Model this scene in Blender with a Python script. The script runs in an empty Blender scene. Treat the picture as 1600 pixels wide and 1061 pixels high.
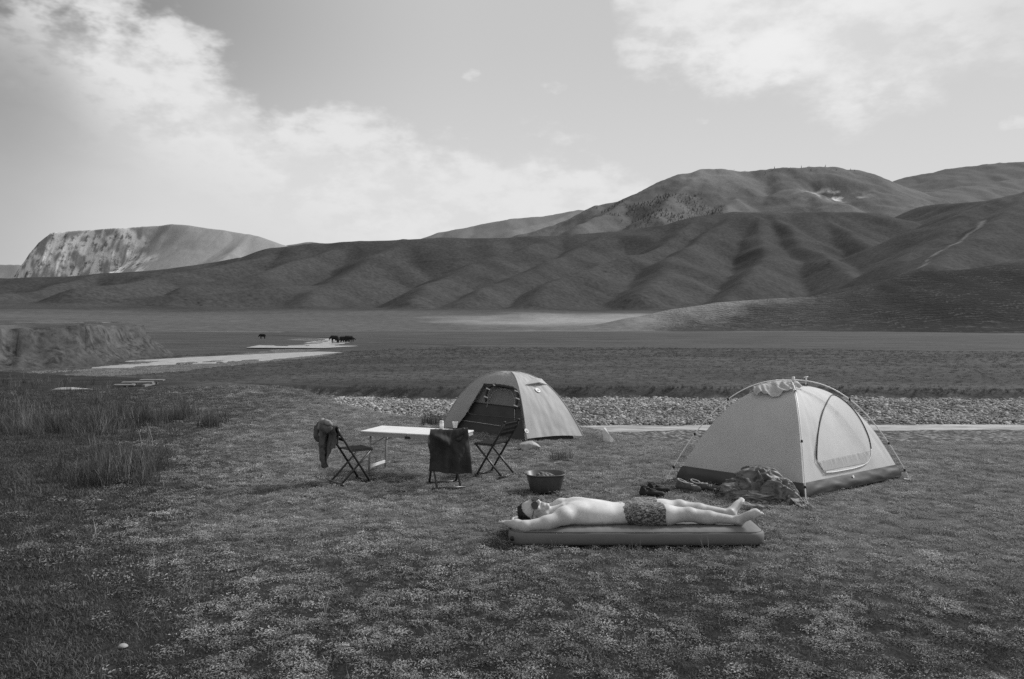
import bpy, bmesh, math, random
import numpy as np
from mathutils import Vector, Matrix

scene = bpy.context.scene
COL = scene.collection
R = math.radians
rng = np.random.default_rng(7)
random.seed(7)

# ------------------------------------------------------------------ camera
F_PX = 1244.4            # 28 mm lens on a 36 mm wide frame, in pixels of a 1600 px wide picture
CAM_H = 1.73
PITCH = math.atan(27.5 / F_PX)
cam_data = bpy.data.cameras.new('camera')
cam_data.lens = 28.0
cam_data.sensor_width = 36.0
cam_data.clip_start = 0.05
cam_data.clip_end = 20000.0
cam = bpy.data.objects.new('camera', cam_data)
COL.objects.link(cam)
cam.location = (0, 0, CAM_H)
cam.rotation_euler = (math.pi / 2 - PITCH, 0, 0)
scene.camera = cam

# ------------------------------------------------------------------ exposure
vs = scene.view_settings
scene.display_settings.display_device = 'sRGB'
vs.view_transform = 'Standard'
vs.look = 'None'
vs.exposure = 0.38
vs.gamma = 1.0
vs.use_curve_mapping = False
cy = scene.cycles
cy.use_denoising = False          # the photograph is grainy film
cy.use_adaptive_sampling = False
cy.max_bounces = 8
cy.diffuse_bounces = 3
cy.transparent_max_bounces = 12
cy.volume_bounces = 0
cy.caustics_reflective = False
cy.caustics_refractive = False

# ------------------------------------------------------------------ sun
SUN_AZ, SUN_EL = R(64), R(38)     # azimuth from +Y (view direction) towards +X
sun_data = bpy.data.lights.new('sun', 'SUN')
sun_data.energy = 3.1
sun_data.angle = R(13)
sun_data.color = (1.0, 1.0, 1.0)  # black-and-white film: neutral
sun = bpy.data.objects.new('sun', sun_data)
COL.objects.link(sun)
sdir = Vector((math.sin(SUN_AZ) * math.cos(SUN_EL), math.cos(SUN_AZ) * math.cos(SUN_EL), math.sin(SUN_EL)))
sun.rotation_euler = sdir.to_track_quat('Z', 'Y').to_euler()
sun.location = (20, 10, 30)


# ------------------------------------------------------------------ node helpers
class NT:
    def __init__(self, tree):
        self.t = tree
        self.n = tree.nodes
        self.l = tree.links

    def node(self, typ, **kw):
        nd = self.n.new(typ)
        for k, v in kw.items():
            setattr(nd, k, v)
        return nd

    def put(self, sock, v):
        if v is None:
            return
        if isinstance(v, bpy.types.NodeSocket):
            self.l.new(v, sock)
        else:
            sock.default_value = v

    def m(self, op, a, b=None, c=None, clamp=False):
        nd = self.node('ShaderNodeMath', operation=op)
        nd.use_clamp = clamp
        self.put(nd.inputs[0], a)
        self.put(nd.inputs[1], b)
        self.put(nd.inputs[2], c)
        return nd.outputs[0]

    def ss(self, a, lo, hi, o0=0.0, o1=1.0):
        nd = self.node('ShaderNodeMapRange', interpolation_type='SMOOTHSTEP')
        self.put(nd.inputs[0], a)
        for i, v in enumerate((lo, hi, o0, o1)):
            self.put(nd.inputs[i + 1], v)
        return nd.outputs[0]

    def noise(self, vec, scale, detail=4.0, rough=0.55, dist=0.0, typ='FBM'):
        nd = self.node('ShaderNodeTexNoise', noise_dimensions='3D')
        if typ != 'FBM':
            nd.noise_type = typ
        self.put(nd.inputs['Vector'], vec)
        nd.inputs['Scale'].default_value = scale
        nd.inputs['Detail'].default_value = detail
        nd.inputs['Roughness'].default_value = rough
        nd.inputs['Distortion'].default_value = dist
        return nd.outputs[0]

    def voro(self, vec, scale, feature='F1', out='Distance', rnd=1.0):
        nd = self.node('ShaderNodeTexVoronoi', feature=feature)
        self.put(nd.inputs['Vector'], vec)
        nd.inputs['Scale'].default_value = scale
        nd.inputs['Randomness'].default_value = rnd
        return nd.outputs[out]

    def mixf(self, f, a, b):
        nd = self.node('ShaderNodeMix', data_type='FLOAT')
        self.put(nd.inputs[0], f)
        self.put(nd.inputs[2], a)
        self.put(nd.inputs[3], b)
        return nd.outputs[0]

    def mapping(self, vec, scale=(1, 1, 1), rot=(0, 0, 0), loc=(0, 0, 0)):
        nd = self.node('ShaderNodeMapping')
        self.put(nd.inputs[0], vec)
        nd.inputs['Scale'].default_value = scale
        nd.inputs['Rotation'].default_value = rot
        nd.inputs['Location'].default_value = loc
        return nd.outputs[0]

    def attr(self, name):
        nd = self.node('ShaderNodeAttribute', attribute_name=name)
        return nd.outputs['Fac']

    def curve(self, fac, pts):
        nd = self.node('ShaderNodeFloatCurve')
        cv = nd.mapping.curves[0]
        for i, p in enumerate(pts):
            if i < 2:
                cv.points[i].location = p
            else:
                cv.points.new(*p)
        cv.points.foreach_get  # touch
        nd.mapping.update()
        self.put(nd.inputs['Value'], fac)
        return nd.outputs[0]


# ------------------------------------------------------------------ world: Nishita sky, film-grey, with clouds
world = bpy.data.worlds.new('World')
scene.world = world
world.use_nodes = True
world.cycles.sampling_method = 'MANUAL'
world.cycles.sample_map_resolution = 256
wt = NT(world.node_tree)
wt.n.clear()
sky = wt.node('ShaderNodeTexSky', sky_type='NISHITA')
sky.sun_disc = False
sky.sun_elevation = SUN_EL
sky.sun_rotation = SUN_AZ
sky.altitude = 2000
sky.air_density = 1.0
sky.dust_density = 2.0
bw = wt.node('ShaderNodeRGBToBW')
wt.l.new(sky.outputs[0], bw.inputs[0])
tc = wt.node('ShaderNodeTexCoord')
sep = wt.node('ShaderNodeSeparateXYZ')
wt.l.new(tc.outputs['Generated'], sep.inputs[0])
dx, dy, dz = sep.outputs
az = wt.m('ARCTAN2', dx, dy)
el = wt.m('ARCSINE', dz)


def azel(px, py):
    a = math.atan((px - 800) / F_PX)
    e = math.atan2(503 - py, math.hypot(F_PX, px - 800))
    return a, e


def cv(px, py):
    a, e = azel(px, py)
    return ((a + 1.0) / 2.0, e / 0.6)


azn = wt.m('MULTIPLY_ADD', az, 0.5, 0.5)
d3 = tc.outputs['Generated']
# flattened coordinates: clouds seen at a shallow angle are drawn out sideways
cvec = wt.mapping(d3, scale=(1.0, 1.0, 1.9))
n_mid = wt.noise(cvec, 9.0, 5.0, 0.58)
n_fine = wt.noise(cvec, 30.0, 3.0, 0.6)
edge = wt.m('ADD', wt.m('MULTIPLY', wt.m('SUBTRACT', n_mid, 0.5), 0.14),
            wt.m('MULTIPLY', wt.m('SUBTRACT', n_fine, 0.5), 0.06))

# long bank that climbs to the left, crisp on its upper side
up = wt.curve(azn, [cv(-900, -190), cv(-200, -70), cv(30, -25), cv(150, -5), cv(280, 48), cv(390, 118), cv(430, 165), cv(560, 180),
                    cv(700, 222), cv(860, 232), cv(980, 275), cv(1060, 330), cv(1300, 420), cv(1700, 470)])
up_e = wt.m('ADD', wt.m('MULTIPLY', up, 0.6), edge)
top_d = wt.m('SUBTRACT', up_e, el)                      # >0 inside
m_top = wt.ss(top_d, -0.012, 0.042)
lo = wt.curve(azn, [cv(-900, 60), cv(-200, 70), cv(30, 85), cv(150, 175), cv(280, 270), cv(400, 320), cv(560, 400), cv(800, 500), cv(1000, 503), cv(1700, 503)])
lo_e = wt.m('ADD', wt.m('MULTIPLY', lo, 0.6), wt.m('MULTIPLY', edge, 1.3))
m_low = wt.ss(wt.m('SUBTRACT', el, lo_e), -0.05, 0.05)
bank = wt.m('MULTIPLY', m_top, m_low)

# heap of cloud high on the right, going on overhead
rb = wt.curve(azn, [cv(-900, -420), cv(700, -230), cv(930, -60), cv(975, 95), cv(1060, 120), cv(1200, 165), cv(1330, 205), cv(1430, 200),
                    cv(1500, 150), cv(1600, 135), cv(1900, 120), cv(2600, 140)])
rb_d = wt.m('SUBTRACT', wt.m('ADD', el, wt.m('MULTIPLY', edge, 1.15)), wt.m('MULTIPLY', rb, 0.6))
heap = wt.m('MULTIPLY', wt.ss(rb_d, -0.015, 0.06), wt.ss(n_mid, 0.33, 0.62, 0.35, 1.0))
right_gap = wt.ss(az, 0.44, 0.60, 1.0, 0.55)
heap = wt.m('MULTIPLY', heap, right_gap)
a0, e0 = azel(1215, 50)
gl = wt.m('ADD', wt.m('POWER', wt.m('MULTIPLY', wt.m('SUBTRACT', az, a0), 5.5), 2.0),
          wt.m('POWER', wt.m('MULTIPLY', wt.m('SUBTRACT', el, e0), 9.0), 2.0))
core = wt.m('MULTIPLY', wt.m('EXPONENT', wt.m('MULTIPLY', gl, -1.0)), heap)


# small loose puffs
def puff(px, py, sx, sy):
    a, e = azel(px, py)
    q = wt.m('ADD', wt.m('POWER', wt.m('MULTIPLY', wt.m('SUBTRACT', az, a), 1 / sx), 2.0),
             wt.m('POWER', wt.m('MULTIPLY', wt.m('SUBTRACT', el, e), 1 / sy), 2.0))
    q = wt.m('SUBTRACT', wt.m('SUBTRACT', 1.0, q), wt.m('MULTIPLY', wt.m('SUBTRACT', n_fine, 0.42), 4.5))
    return wt.ss(q, -0.1, 1.3, 0.0, 0.6)


p = wt.m('MAXIMUM', puff(740, 122, 0.017, 0.008), puff(862, 141, 0.024, 0.009))
p = wt.m('MAXIMUM', p, puff(1095, 190, 0.014, 0.006))
p = wt.m('MAXIMUM', p, puff(1585, 195, 0.02, 0.008))

# haze: brighter towards the horizon, brightest ahead and to the right
hz = wt.ss(el, 0.36, 0.02)
hz_az = wt.m('MULTIPLY', wt.ss(az, -0.60, -0.40, 0.45, 1.0), wt.ss(az, 0.15, 0.62, 1.0, 0.75))
veil = wt.m('MULTIPLY', m_top, wt.ss(n_mid, 0.3, 0.7, 0.75, 1.0))
L = wt.m('MULTIPLY', bw.outputs[0], 1.0)
SKY_LO, SKY_HAZE, SKY_CLOUD, SKY_CORE = 4.8, 5.4, 6.0, 6.6
base = wt.mixf(0.8, L, wt.mixf(wt.ss(az, -0.62, -0.05), 1.3, SKY_LO))
base = wt.mixf(wt.m('MULTIPLY', hz, hz_az), base, SKY_HAZE)
base = wt.mixf(wt.m('MULTIPLY', veil, wt.ss(az, -0.58, -0.34, 0.20, 0.85)), base, SKY_HAZE)
tone = wt.ss(wt.m('ADD', n_mid, wt.m('MULTIPLY', wt.m('SUBTRACT', n_fine, 0.5), 0.6)), 0.34, 0.62, 0.26, 1.0)
bank_t = wt.m('MULTIPLY', bank, wt.m('MULTIPLY', tone, wt.ss(az, -0.62, -0.48, 0.5, 1.0)))
base = wt.mixf(bank_t, base, SKY_CLOUD)
base = wt.mixf(wt.m('MULTIPLY', heap, wt.m('MULTIPLY', tone, 0.85)), base, SKY_CLOUD)
base = wt.mixf(core, base, SKY_CORE)
base = wt.mixf(p, base, SKY_CLOUD)
below = wt.ss(dz, -0.02, 0.0)
base = wt.mixf(below, 0.8, base)
bg = wt.node('ShaderNodeBackground')
bg.inputs['Strength'].default_value = 0.10
comb = wt.node('ShaderNodeCombineXYZ')
for i in range(3):
    wt.l.new(base, comb.inputs[i])
wt.l.new(comb.outputs[0], bg.inputs['Color'])
wo = wt.node('ShaderNodeOutputWorld')
wt.l.new(bg.outputs[0], wo.inputs[0])


# ------------------------------------------------------------------ projection helpers (photo pixel -> place on the ground)
def ray(px, py):
    u, v = (px - 800) / F_PX, (530.5 - py) / F_PX
    return np.array([u, math.cos(PITCH) + v * math.sin(PITCH), -math.sin(PITCH) + v * math.cos(PITCH)])


def gp(px, py, z=0.0):
    d = ray(px, py)
    t = (z - CAM_H) / d[2]
    return Vector((d[0] * t, d[1] * t, z))


def dp(px, py, D):
    d = ray(px, py)
    t = D / d[1]
    return Vector((d[0] * t, D, CAM_H + d[2] * t))


# ------------------------------------------------------------------ materials
MATS = {}


def new_mat(name):
    mt = bpy.data.materials.new(name)
    mt.use_nodes = True
    nt = NT(mt.node_tree)
    bs = mt.node_tree.nodes['Principled BSDF']
    MATS[name] = mt
    return mt, nt, bs


def grey(nt, val):
    c = nt.node('ShaderNodeCombineColor')
    for i in range(3):
        nt.put(c.inputs[i], val)
    return c.outputs[0]


def bump(nt, bs, h, strength, dist):
    b = nt.node('ShaderNodeBump')
    b.inputs['Strength'].default_value = strength
    b.inputs['Distance'].default_value = dist
    nt.put(b.inputs['Height'], h)
    nt.l.new(b.outputs[0], bs.inputs['Normal'])
    return b


def simple_mat(name, g, rough=0.7, var=0.12, scale=12.0, metal=0.0, spec=0.4, bstr=0.0, bscale=60.0, sheen=0.0, trans=0.0):
    mt, nt, bs = new_mat(name)
    tcn = nt.node('ShaderNodeTexCoord').outputs['Object']
    n = nt.noise(tcn, scale, 5.0, 0.6)
    v = nt.ss(n, 0.25, 0.75, g * (1 - var), g * (1 + var))
    nt.put(bs.inputs['Base Color'], grey(nt, v))
    bs.inputs['Roughness'].default_value = rough
    bs.inputs['Metallic'].default_value = metal
    bs.inputs['Specular IOR Level'].default_value = spec
    if bstr:
        bump(nt, bs, nt.noise(tcn, bscale, 4.0, 0.6), bstr, 0.004)
    if trans:
        out = mt.node_tree.nodes['Material Output']
        tr = nt.node('ShaderNodeBsdfTranslucent')
        nt.put(tr.inputs['Color'], grey(nt, v))
        mx = nt.node('ShaderNodeMixShader')
        mx.inputs[0].default_value = trans
        nt.l.new(bs.outputs[0], mx.inputs[1])
        nt.l.new(tr.outputs[0], mx.inputs[2])
        nt.l.new(mx.outputs[0], out.inputs['Surface'])
    return mt


# ------------------------------------------------------------------ numpy noise
class Perlin:
    def __init__(self, seed):
        g = np.random.default_rng(seed)
        self.p = np.tile(g.permutation(256), 3)
        a = g.random(256) * 2 * np.pi
        self.gx, self.gy = np.cos(a), np.sin(a)
        w = g.normal(size=(256, 3))
        self.g3 = w / np.linalg.norm(w, axis=1, keepdims=True)

    def n2(self, x, y):
        xi, yi = np.floor(x).astype(np.int64), np.floor(y).astype(np.int64)
        xf, yf = x - xi, y - yi
        xi &= 255
        yi &= 255
        u = xf * xf * xf * (xf * (xf * 6 - 15) + 10)
        v = yf * yf * yf * (yf * (yf * 6 - 15) + 10)

        def g(ix, iy, fx, fy):
            h = self.p[self.p[ix] + iy] & 255
            return self.gx[h] * fx + self.gy[h] * fy
        x1, y1 = (xi + 1) & 255, (yi + 1) & 255
        a = g(xi, yi, xf, yf)
        b = g(x1, yi, xf - 1, yf)
        c = g(xi, y1, xf, yf - 1)
        d = g(x1, y1, xf - 1, yf - 1)
        return ((a + u * (b - a)) * (1 - v) + (c + u * (d - c)) * v) * 1.4

    def n3(self, x, y, z):
        xi, yi, zi = (np.floor(q).astype(np.int64) for q in (x, y, z))
        f = [x - xi, y - yi, z - zi]
        w = [q * q * q * (q * (q * 6 - 15) + 10) for q in f]
        xi &= 255
        yi &= 255
        zi &= 255
        r = 0
        for a in (0, 1):
            for b in (0, 1):
                for c in (0, 1):
                    h = self.p[self.p[self.p[(xi + a) & 255] + ((yi + b) & 255)] + ((zi + c) & 255)] & 255
                    gv = self.g3[h]
                    d = gv[..., 0] * (f[0] - a) + gv[..., 1] * (f[1] - b) + gv[..., 2] * (f[2] - c)
                    r = r + d * (w[0] if a else 1 - w[0]) * (w[1] if b else 1 - w[1]) * (w[2] if c else 1 - w[2])
        return r * 1.5

    def fbm(self, x, y, oct=4, rough=0.5):
        s, a, t = 0, 1.0, 0
        for i in range(oct):
            s = s + a * self.n2(x * 2 ** i + 17.3 * i, y * 2 ** i + 5.1 * i)
            t += a
            a *= rough
        return s / t

    def ridged(self, x, y, oct=4, rough=0.5):
        s, a, t = 0, 1.0, 0
        for i in range(oct):
            s = s + a * (1 - 2 * np.abs(self.n2(x * 2 ** i + 9.3 * i, y * 2 ** i + 3.7 * i)))
            t += a
            a *= rough
        return s / t


PN = Perlin(3)
PN2 = Perlin(11)


def sstep(a, lo, hi):
    t = np.clip((a - lo) / (hi - lo), 0, 1)
    return t * t * (3 - 2 * t)


# ------------------------------------------------------------------ object helpers
def mesh_obj(name, verts, faces, mat=None, parent=None, smooth=False, loc=None, rot=None):
    me = bpy.data.meshes.new(name)
    me.from_pydata([tuple(v) for v in verts], [], [tuple(f) for f in faces])
    me.update()
    return add_obj(name, me, mat, parent, smooth, loc, rot)


def add_obj(name, me, mat=None, parent=None, smooth=False, loc=None, rot=None):
    if mat is not None:
        me.materials.append(MATS[mat] if isinstance(mat, str) else mat)
    if smooth:
        me.polygons.foreach_set('use_smooth', np.ones(len(me.polygons), dtype=bool))
    o = bpy.data.objects.new(name, me)
    COL.objects.link(o)
    if parent is not None:
        o.parent = parent
    if loc is not None:
        o.location = loc
    if rot is not None:
        o.rotation_euler = rot
    return o


def np_mesh(name, V, Q, mat=None, parent=None, smooth=True, loc=None, rot=None):
    """V (n,3) float array, Q (m,4) or (m,3) int array."""
    me = bpy.data.meshes.new(name)
    k = Q.shape[1]
    me.vertices.add(len(V))
    me.vertices.foreach_set('co', np.asarray(V, dtype=np.float32).ravel())
    me.loops.add(len(Q) * k)
    me.loops.foreach_set('vertex_index', Q.astype(np.int32).ravel())
    me.polygons.add(len(Q))
    me.polygons.foreach_set('loop_start', np.arange(0, len(Q) * k, k, dtype=np.int32))
    me.update(calc_edges=True)
    me.validate()
    return add_obj(name, me, mat, parent, smooth, loc, rot)


def set_attr(o, name, arr):
    at = o.data.attributes.new(name, 'FLOAT', 'POINT')
    at.data.foreach_set('value', np.asarray(arr, dtype=np.float32))


def tag(o, label=None, cat=None, group=None, kind=None):
    if label:
        o['label'] = label
    if cat:
        o['category'] = cat
    if group:
        o['group'] = group
    if kind:
        o['kind'] = kind
    return o


def thing(name, label, cat, loc=(0, 0, 0), rz=0.0, group=None):
    o = bpy.data.objects.new(name, None)
    o.empty_display_size = 0.1
    COL.objects.link(o)
    o.location = loc
    o.rotation_euler = (0, 0, rz)
    return tag(o, label, cat, group)


class MB:
    """collects boxes, tubes, sheets ... and links them as one mesh object"""

    def __init__(self):
        self.v, self.f = [], []

    def add(self, verts, faces):
        b = len(self.v)
        self.v += [tuple(q) for q in verts]
        self.f += [tuple(i + b for i in q) for q in faces]

    def box(self, c, s, rot=None):
        hx, hy, hz_ = s[0] / 2, s[1] / 2, s[2] / 2
        vs_ = [Vector((x, y, z)) for x in (-hx, hx) for y in (-hy, hy) for z in (-hz_, hz_)]
        if rot is not None:
            vs_ = [rot @ q for q in vs_]
        c = Vector(c)
        self.add([q + c for q in vs_], [(0, 1, 3, 2), (4, 6, 7, 5), (0, 4, 5, 1), (2, 3, 7, 6), (0, 2, 6, 4), (1, 5, 7, 3)])

    def bar(self, a, b, w, h, up=(0, 0, 1)):
        a, b = Vector(a), Vector(b)
        d = (b - a)
        L_ = d.length
        d.normalize()
        u = Vector(up)
        s = d.cross(u)
        if s.length < 1e-4:
            s = d.cross(Vector((1, 0, 0)))
        s.normalize()
        u = s.cross(d)
        m = Matrix((s, d, u)).transposed()
        self.box((a + b) / 2, (w, L_, h), m)

    def tube(self, pts, r, n=8, cap=True):
        pts = [Vector(q) for q in pts]
        rs = r if isinstance(r, (list, tuple)) else [r] * len(pts)
        base = len(self.v)
        ref = None
        for i, q in enumerate(pts):
            d = (pts[min(i + 1, len(pts) - 1)] - pts[max(i - 1, 0)]).normalized()
            if ref is None:
                ref = d.orthogonal().normalized()
            ref = (ref - d * ref.dot(d))
            ref = ref.normalized() if ref.length > 1e-6 else d.orthogonal().normalized()
            bi = d.cross(ref)
            for k in range(n):
                t = 2 * math.pi * k / n
                self.v.append(tuple(q + (ref * math.cos(t) + bi * math.sin(t)) * rs[i]))
        for i in range(len(pts) - 1):
            for k in range(n):
                k2 = (k + 1) % n
                self.f.append((base + i * n + k, base + i * n + k2, base + (i + 1) * n + k2, base + (i + 1) * n + k))
        if cap:
            self.f.append(tuple(base + k for k in range(n))[::-1])
            self.f.append(tuple(base + (len(pts) - 1) * n + k for k in range(n)))

    def lathe(self, prof, n=24, c=(0, 0, 0), sx=1.0, sy=1.0):
        base = len(self.v)
        for (r_, z) in prof:
            for k in range(n):
                t = 2 * math.pi * k / n
                self.v.append((c[0] + r_ * math.cos(t) * sx, c[1] + r_ * math.sin(t) * sy, c[2] + z))
        for i in range(len(prof) - 1):
            for k in range(n):
                k2 = (k + 1) % n
                self.f.append((base + i * n + k, base + i * n + k2, base + (i + 1) * n + k2, base + (i + 1) * n + k))

    def build(self, name, mat, parent=None, smooth=False, loc=None, rot=None, bevel=0.0):
        o = mesh_obj(name, self.v, self.f, mat, parent, smooth, loc, rot)
        if bevel:
            b = o.modifiers.new('bevel', 'BEVEL')
            b.width = bevel
            b.segments = 2
            b.limit_method = 'ANGLE'
        return o


# ================================================================== TERRAIN
EDGE_X = np.array([-60, -40, -21, -17.5, -12.5, -7.9, -5.3, -3.8, -2.4, -1.5, 1.5, 4, 14, 30, 60.0])
EDGE_Y = np.array([46, 39, 33, 31, 28.4, 24.7, 20.6, 17.2, 15.4, 14.9, 15.2, 16.8, 17.0, 17.6, 19.0])
BANK_X = np.array([-60, -40, -25, -15, -8, -4, 2, 10, 18, 30, 60.0])
BANK_Y = np.array([60, 54, 46, 38, 33.5, 32, 32, 32, 31.6, 32.5, 34.0])
FLOOR_D = np.array([0, 20, 32, 60, 110, 158, 365, 400, 700, 1200, 9000.0])
FLOOR_Z = np.array([-.9, -.9, -.95, -1.45, -2.05, -2.46, -2.7, -2.7, 8.6, 27, 30.0])


def smax(a, b, k):
    h = np.clip(0.5 + 0.5 * (a - b) / k, 0, 1)
    return b * (1 - h) + a * h + k * h * (1 - h)


def poly_xy(pts, zf):
    return np.array([[*gp(px, py, zf)[:2]] for px, py in pts])


def in_poly(x, y, P):
    ins = np.zeros(x.shape, dtype=bool)
    n = len(P)
    j = n - 1
    for i in range(n):
        xi, yi, xj, yj = P[i, 0], P[i, 1], P[j, 0], P[j, 1]
        if yi != yj:
            c = ((yi > y) != (yj > y)) & (x < (xj - xi) * (y - yi) / (yj - yi) + xi)
            ins ^= c
        j = i
    return ins


def seg_dist(x, y, P):
    """distance to a polyline and the parameter (index) of the nearest point"""
    best = np.full(x.shape, 1e18)
    par = np.zeros(x.shape)
    for i in range(len(P) - 1):
        ax, ay = P[i][0], P[i][1]
        bx_, by_ = P[i + 1][0] - ax, P[i + 1][1] - ay
        t = np.clip(((x - ax) * bx_ + (y - ay) * by_) / (bx_ * bx_ + by_ * by_ + 1e-9), 0, 1)
        d = (x - ax - t * bx_) ** 2 + (y - ay - t * by_) ** 2
        m = d < best
        best = np.where(m, d, best)
        par = np.where(m, i + t, par)
    return np.sqrt(best), par


# left river: gravel outline and water outlines, traced on the valley floor
GRAVEL_L = poly_xy([(-300, 612), (0, 600), (95, 590), (190, 593), (262, 588), (330, 579), (420, 569), (500, 558), (545, 548), (512, 546), (480, 545), (520, 539),
                    (540, 532), (520, 527), (470, 527.5), (445, 529), (490, 532), (450, 540), (400, 546), (330, 551), (285, 552), (270, 557), (150, 570), (0, 583), (-300, 600)], -2.3)
WATER_L1 = poly_xy([(-300, 604), (0, 590), (110, 580), (200, 571), (262, 567), (330, 565.5), (420, 561), (485, 554), (527, 549.5), (514, 548.6), (470, 550.6), (400, 554),
                    (330, 557.5), (265, 561), (200, 566), (90, 575), (0, 583), (-300, 596)], -2.33)
WATER_L2 = poly_xy([(442, 541.5), (452, 539.3), (486, 533.6), (508, 530.2), (498, 528.6), (520, 528.2), (540, 531.2), (543, 534.5), (516, 539.2), (470, 541.8)], -2.45)
WATER_L3 = poly_xy([(322, 516.6), (430, 517.2), (432, 515.4), (400, 514.2), (340, 513.2), (322, 513.8)], -2.72)
GRAVEL_L3 = poly_xy([(290, 519), (440, 519.5), (450, 515), (400, 512), (330, 511.3), (250, 512), (280, 516)], -2.72)

# eroded earth bank (left): plateau outline
PLAT = np.array([[-46, 40], [-44.5, 62], [-45.5, 72], [-44.3, 84], [-46.5, 95], [-48, 104], [-52, 112], [-60, 120], [-75, 135], [-90, 170], [-110, 230],
                 [-300, 300], [-500, 200], [-300, 30], [-80, 30]], dtype=float)

# ridges: (photo x, photo y, distance); slope; roundness
RIDGES = [
    # long front range, skyline
    ([(-500, 452, 1500), (-200, 440, 1500), (0, 434, 1500), (150, 430, 1500), (250, 420, 1500), (370, 403, 1550), (430, 388, 1600), (500, 379, 1600), (600, 377, 1620),
      (700, 373, 1650), (800, 372, 1700), (880, 367, 1750), (960, 362, 1750), (1040, 354, 1750), (1095, 340, 1780), (1150, 331, 1800), (1250, 333, 1800),
      (1350, 334, 1850), (1410, 346, 1900)], .42, 18),
    # spurs, left part
    ([(420, 399, 1540), (330, 418, 1350), (230, 435, 1200), (120, 452, 1050)], .46, 6),
    ([(634, 374, 1640), (590, 398, 1450), (545, 428, 1250), (505, 452, 1080), (470, 478, 900)], .45, 9),
    ([(512, 388, 1540), (470, 405, 1400), (400, 430, 1180), (300, 449, 1000)], .48, 5),
    ([(600, 432, 1250), (500, 446, 1120), (394, 455, 1000), (300, 465, 920), (262, 474, 840)], .46, 4),
    ([(330, 458, 1000), (240, 464, 930), (153, 467, 880), (80, 477, 800)], .46, 4),
    ([(150, 432, 1480), (60, 453, 1200), (-60, 467, 1000)], .46, 6),
    # middle
    ([(880, 367, 1750), (800, 395, 1500), (740, 415, 1300), (690, 440, 1120), (640, 470, 900)], .46, 9),
    ([(960, 362, 1750), (900, 392, 1500), (850, 412, 1320), (790, 440, 1120), (720, 474, 900)], .46, 9),
    ([(1095, 340, 1780), (1050, 372, 1550), (1010, 395, 1380), (960, 410, 1260), (890, 435, 1090), (830, 470, 900)], .48, 8),
    ([(1150, 331, 1800), (1110, 365, 1560), (1065, 390, 1380), (1040, 425, 1150), (1000, 460, 950)], .50, 8),
    ([(1200, 332, 1800), (1235, 362, 1560), (1265, 390, 1380), (1300, 418, 1200), (1345, 440, 1060)], .52, 7),
    ([(1180, 340, 1740), (1195, 378, 1460), (1190, 410, 1260), (1160, 445, 1050), (1120, 478, 880)], .50, 8),
    ([(1280, 334, 1800), (1320, 362, 1600), (1350, 390, 1430)], .50, 8),
    # right of the gully
    ([(2200, 250, 1700), (1900, 270, 1600), (1700, 288, 1500), (1600, 300, 1450), (1545, 312, 1420), (1500, 338, 1330), (1460, 372, 1180), (1420, 408, 1050)], .46, 10),
    ([(1600, 300, 1450), (1560, 345, 1200), (1500, 385, 1020), (1455, 415, 900)], .46, 9),
    ([(1450, 322, 2100), (1520, 316, 1900), (1600, 308, 1700)], .40, 10),
    # near hill on the right
    ([(1000, 495, 425), (1050, 482, 440), (1110, 472, 455), (1180, 467, 470), (1260, 464, 485), (1320, 456, 500), (1380, 441, 520), (1450, 426, 545), (1530, 416, 575),
      (1600, 408, 600), (1750, 395, 640), (2200, 360, 720)], .30, 3),
    ([(1320, 456, 500), (1350, 478, 455), (1340, 498, 420)], .24, 3),
    ([(1600, 408, 600), (1570, 445, 520), (1500, 480, 450)], .24, 3),
    ([(1450, 426, 545), (1440, 455, 490), (1400, 485, 440)], .26, 3),
]
RW = [(np.array([[*dp(a, b, D)] for a, b, D in pts]), s, w) for pts, s, w in RIDGES]

MID = [
    ([(760, 384, 2800), (865, 351, 2900), (900, 338, 2950), (932, 322, 2950), (965, 316, 3000), (1010, 296, 3000), (1045, 282, 3000), (1063, 273, 3000), (1095, 266, 3000), (1130, 266, 3000),
      (1170, 269, 3000), (1215, 263, 3000), (1290, 261, 3000), (1330, 265, 3000), (1365, 276, 3000), (1390, 284, 3000), (1430, 304, 2950), (1470, 325, 2850)], .52, 22),
    ([(1095, 266, 3000), (1060, 300, 2750), (1020, 335, 2450)], .55, 12),
    ([(1215, 263, 3000), (1240, 295, 2700), (1300, 318, 2450)], .45, 20),
    ([(1330, 265, 3000), (1360, 300, 2700), (1420, 322, 2500)], .45, 18),
    ([(1010, 296, 3000), (960, 330, 2700), (900, 352, 2500)], .55, 12),
    ([(1170, 269, 3000), (1160, 300, 2750), (1130, 330, 2450)], .5, 14),
]
MIDW = [(np.array([[*dp(a, b, D)] for a, b, D in pts]), s, w) for pts, s, w in MID]
FARN = [
    ([(1330, 300, 4500), (1380, 288, 4500), (1420, 277, 4500), (1480, 264, 4500), (1560, 256, 4500), (1640, 251, 4500), (1900, 240, 4600), (2300, 240, 4700)], .40, 40),
    ([(1700, 262, 4300), (1560, 285, 3800), (1450, 300, 3500)], .40, 25),
]
FARNW = [(np.array([[*dp(a, b, D)] for a, b, D in pts]), s, w) for pts, s, w in FARN]
FARS = [
    ([(600, 390, 5200), (640, 378, 5200), (690, 363, 5200), (740, 353, 5200), (800, 342, 5200), (850, 338, 5200), (905, 329, 5300), (960, 330, 5300), (1040, 340, 5300)], .45, 25),
    ([(905, 329, 5300), (860, 346, 4900), (800, 360, 4600)], .45, 20),
    ([(440, 384, 5600), (462, 381, 5600), (485, 378, 5600), (505, 380, 5600), (540, 390, 5600)], .5, 12),
    ([(-300, 420, 5200), (-60, 412, 5200), (0, 413, 5200), (28, 414, 5200), (60, 430, 5200)], .5, 20),
]
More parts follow.
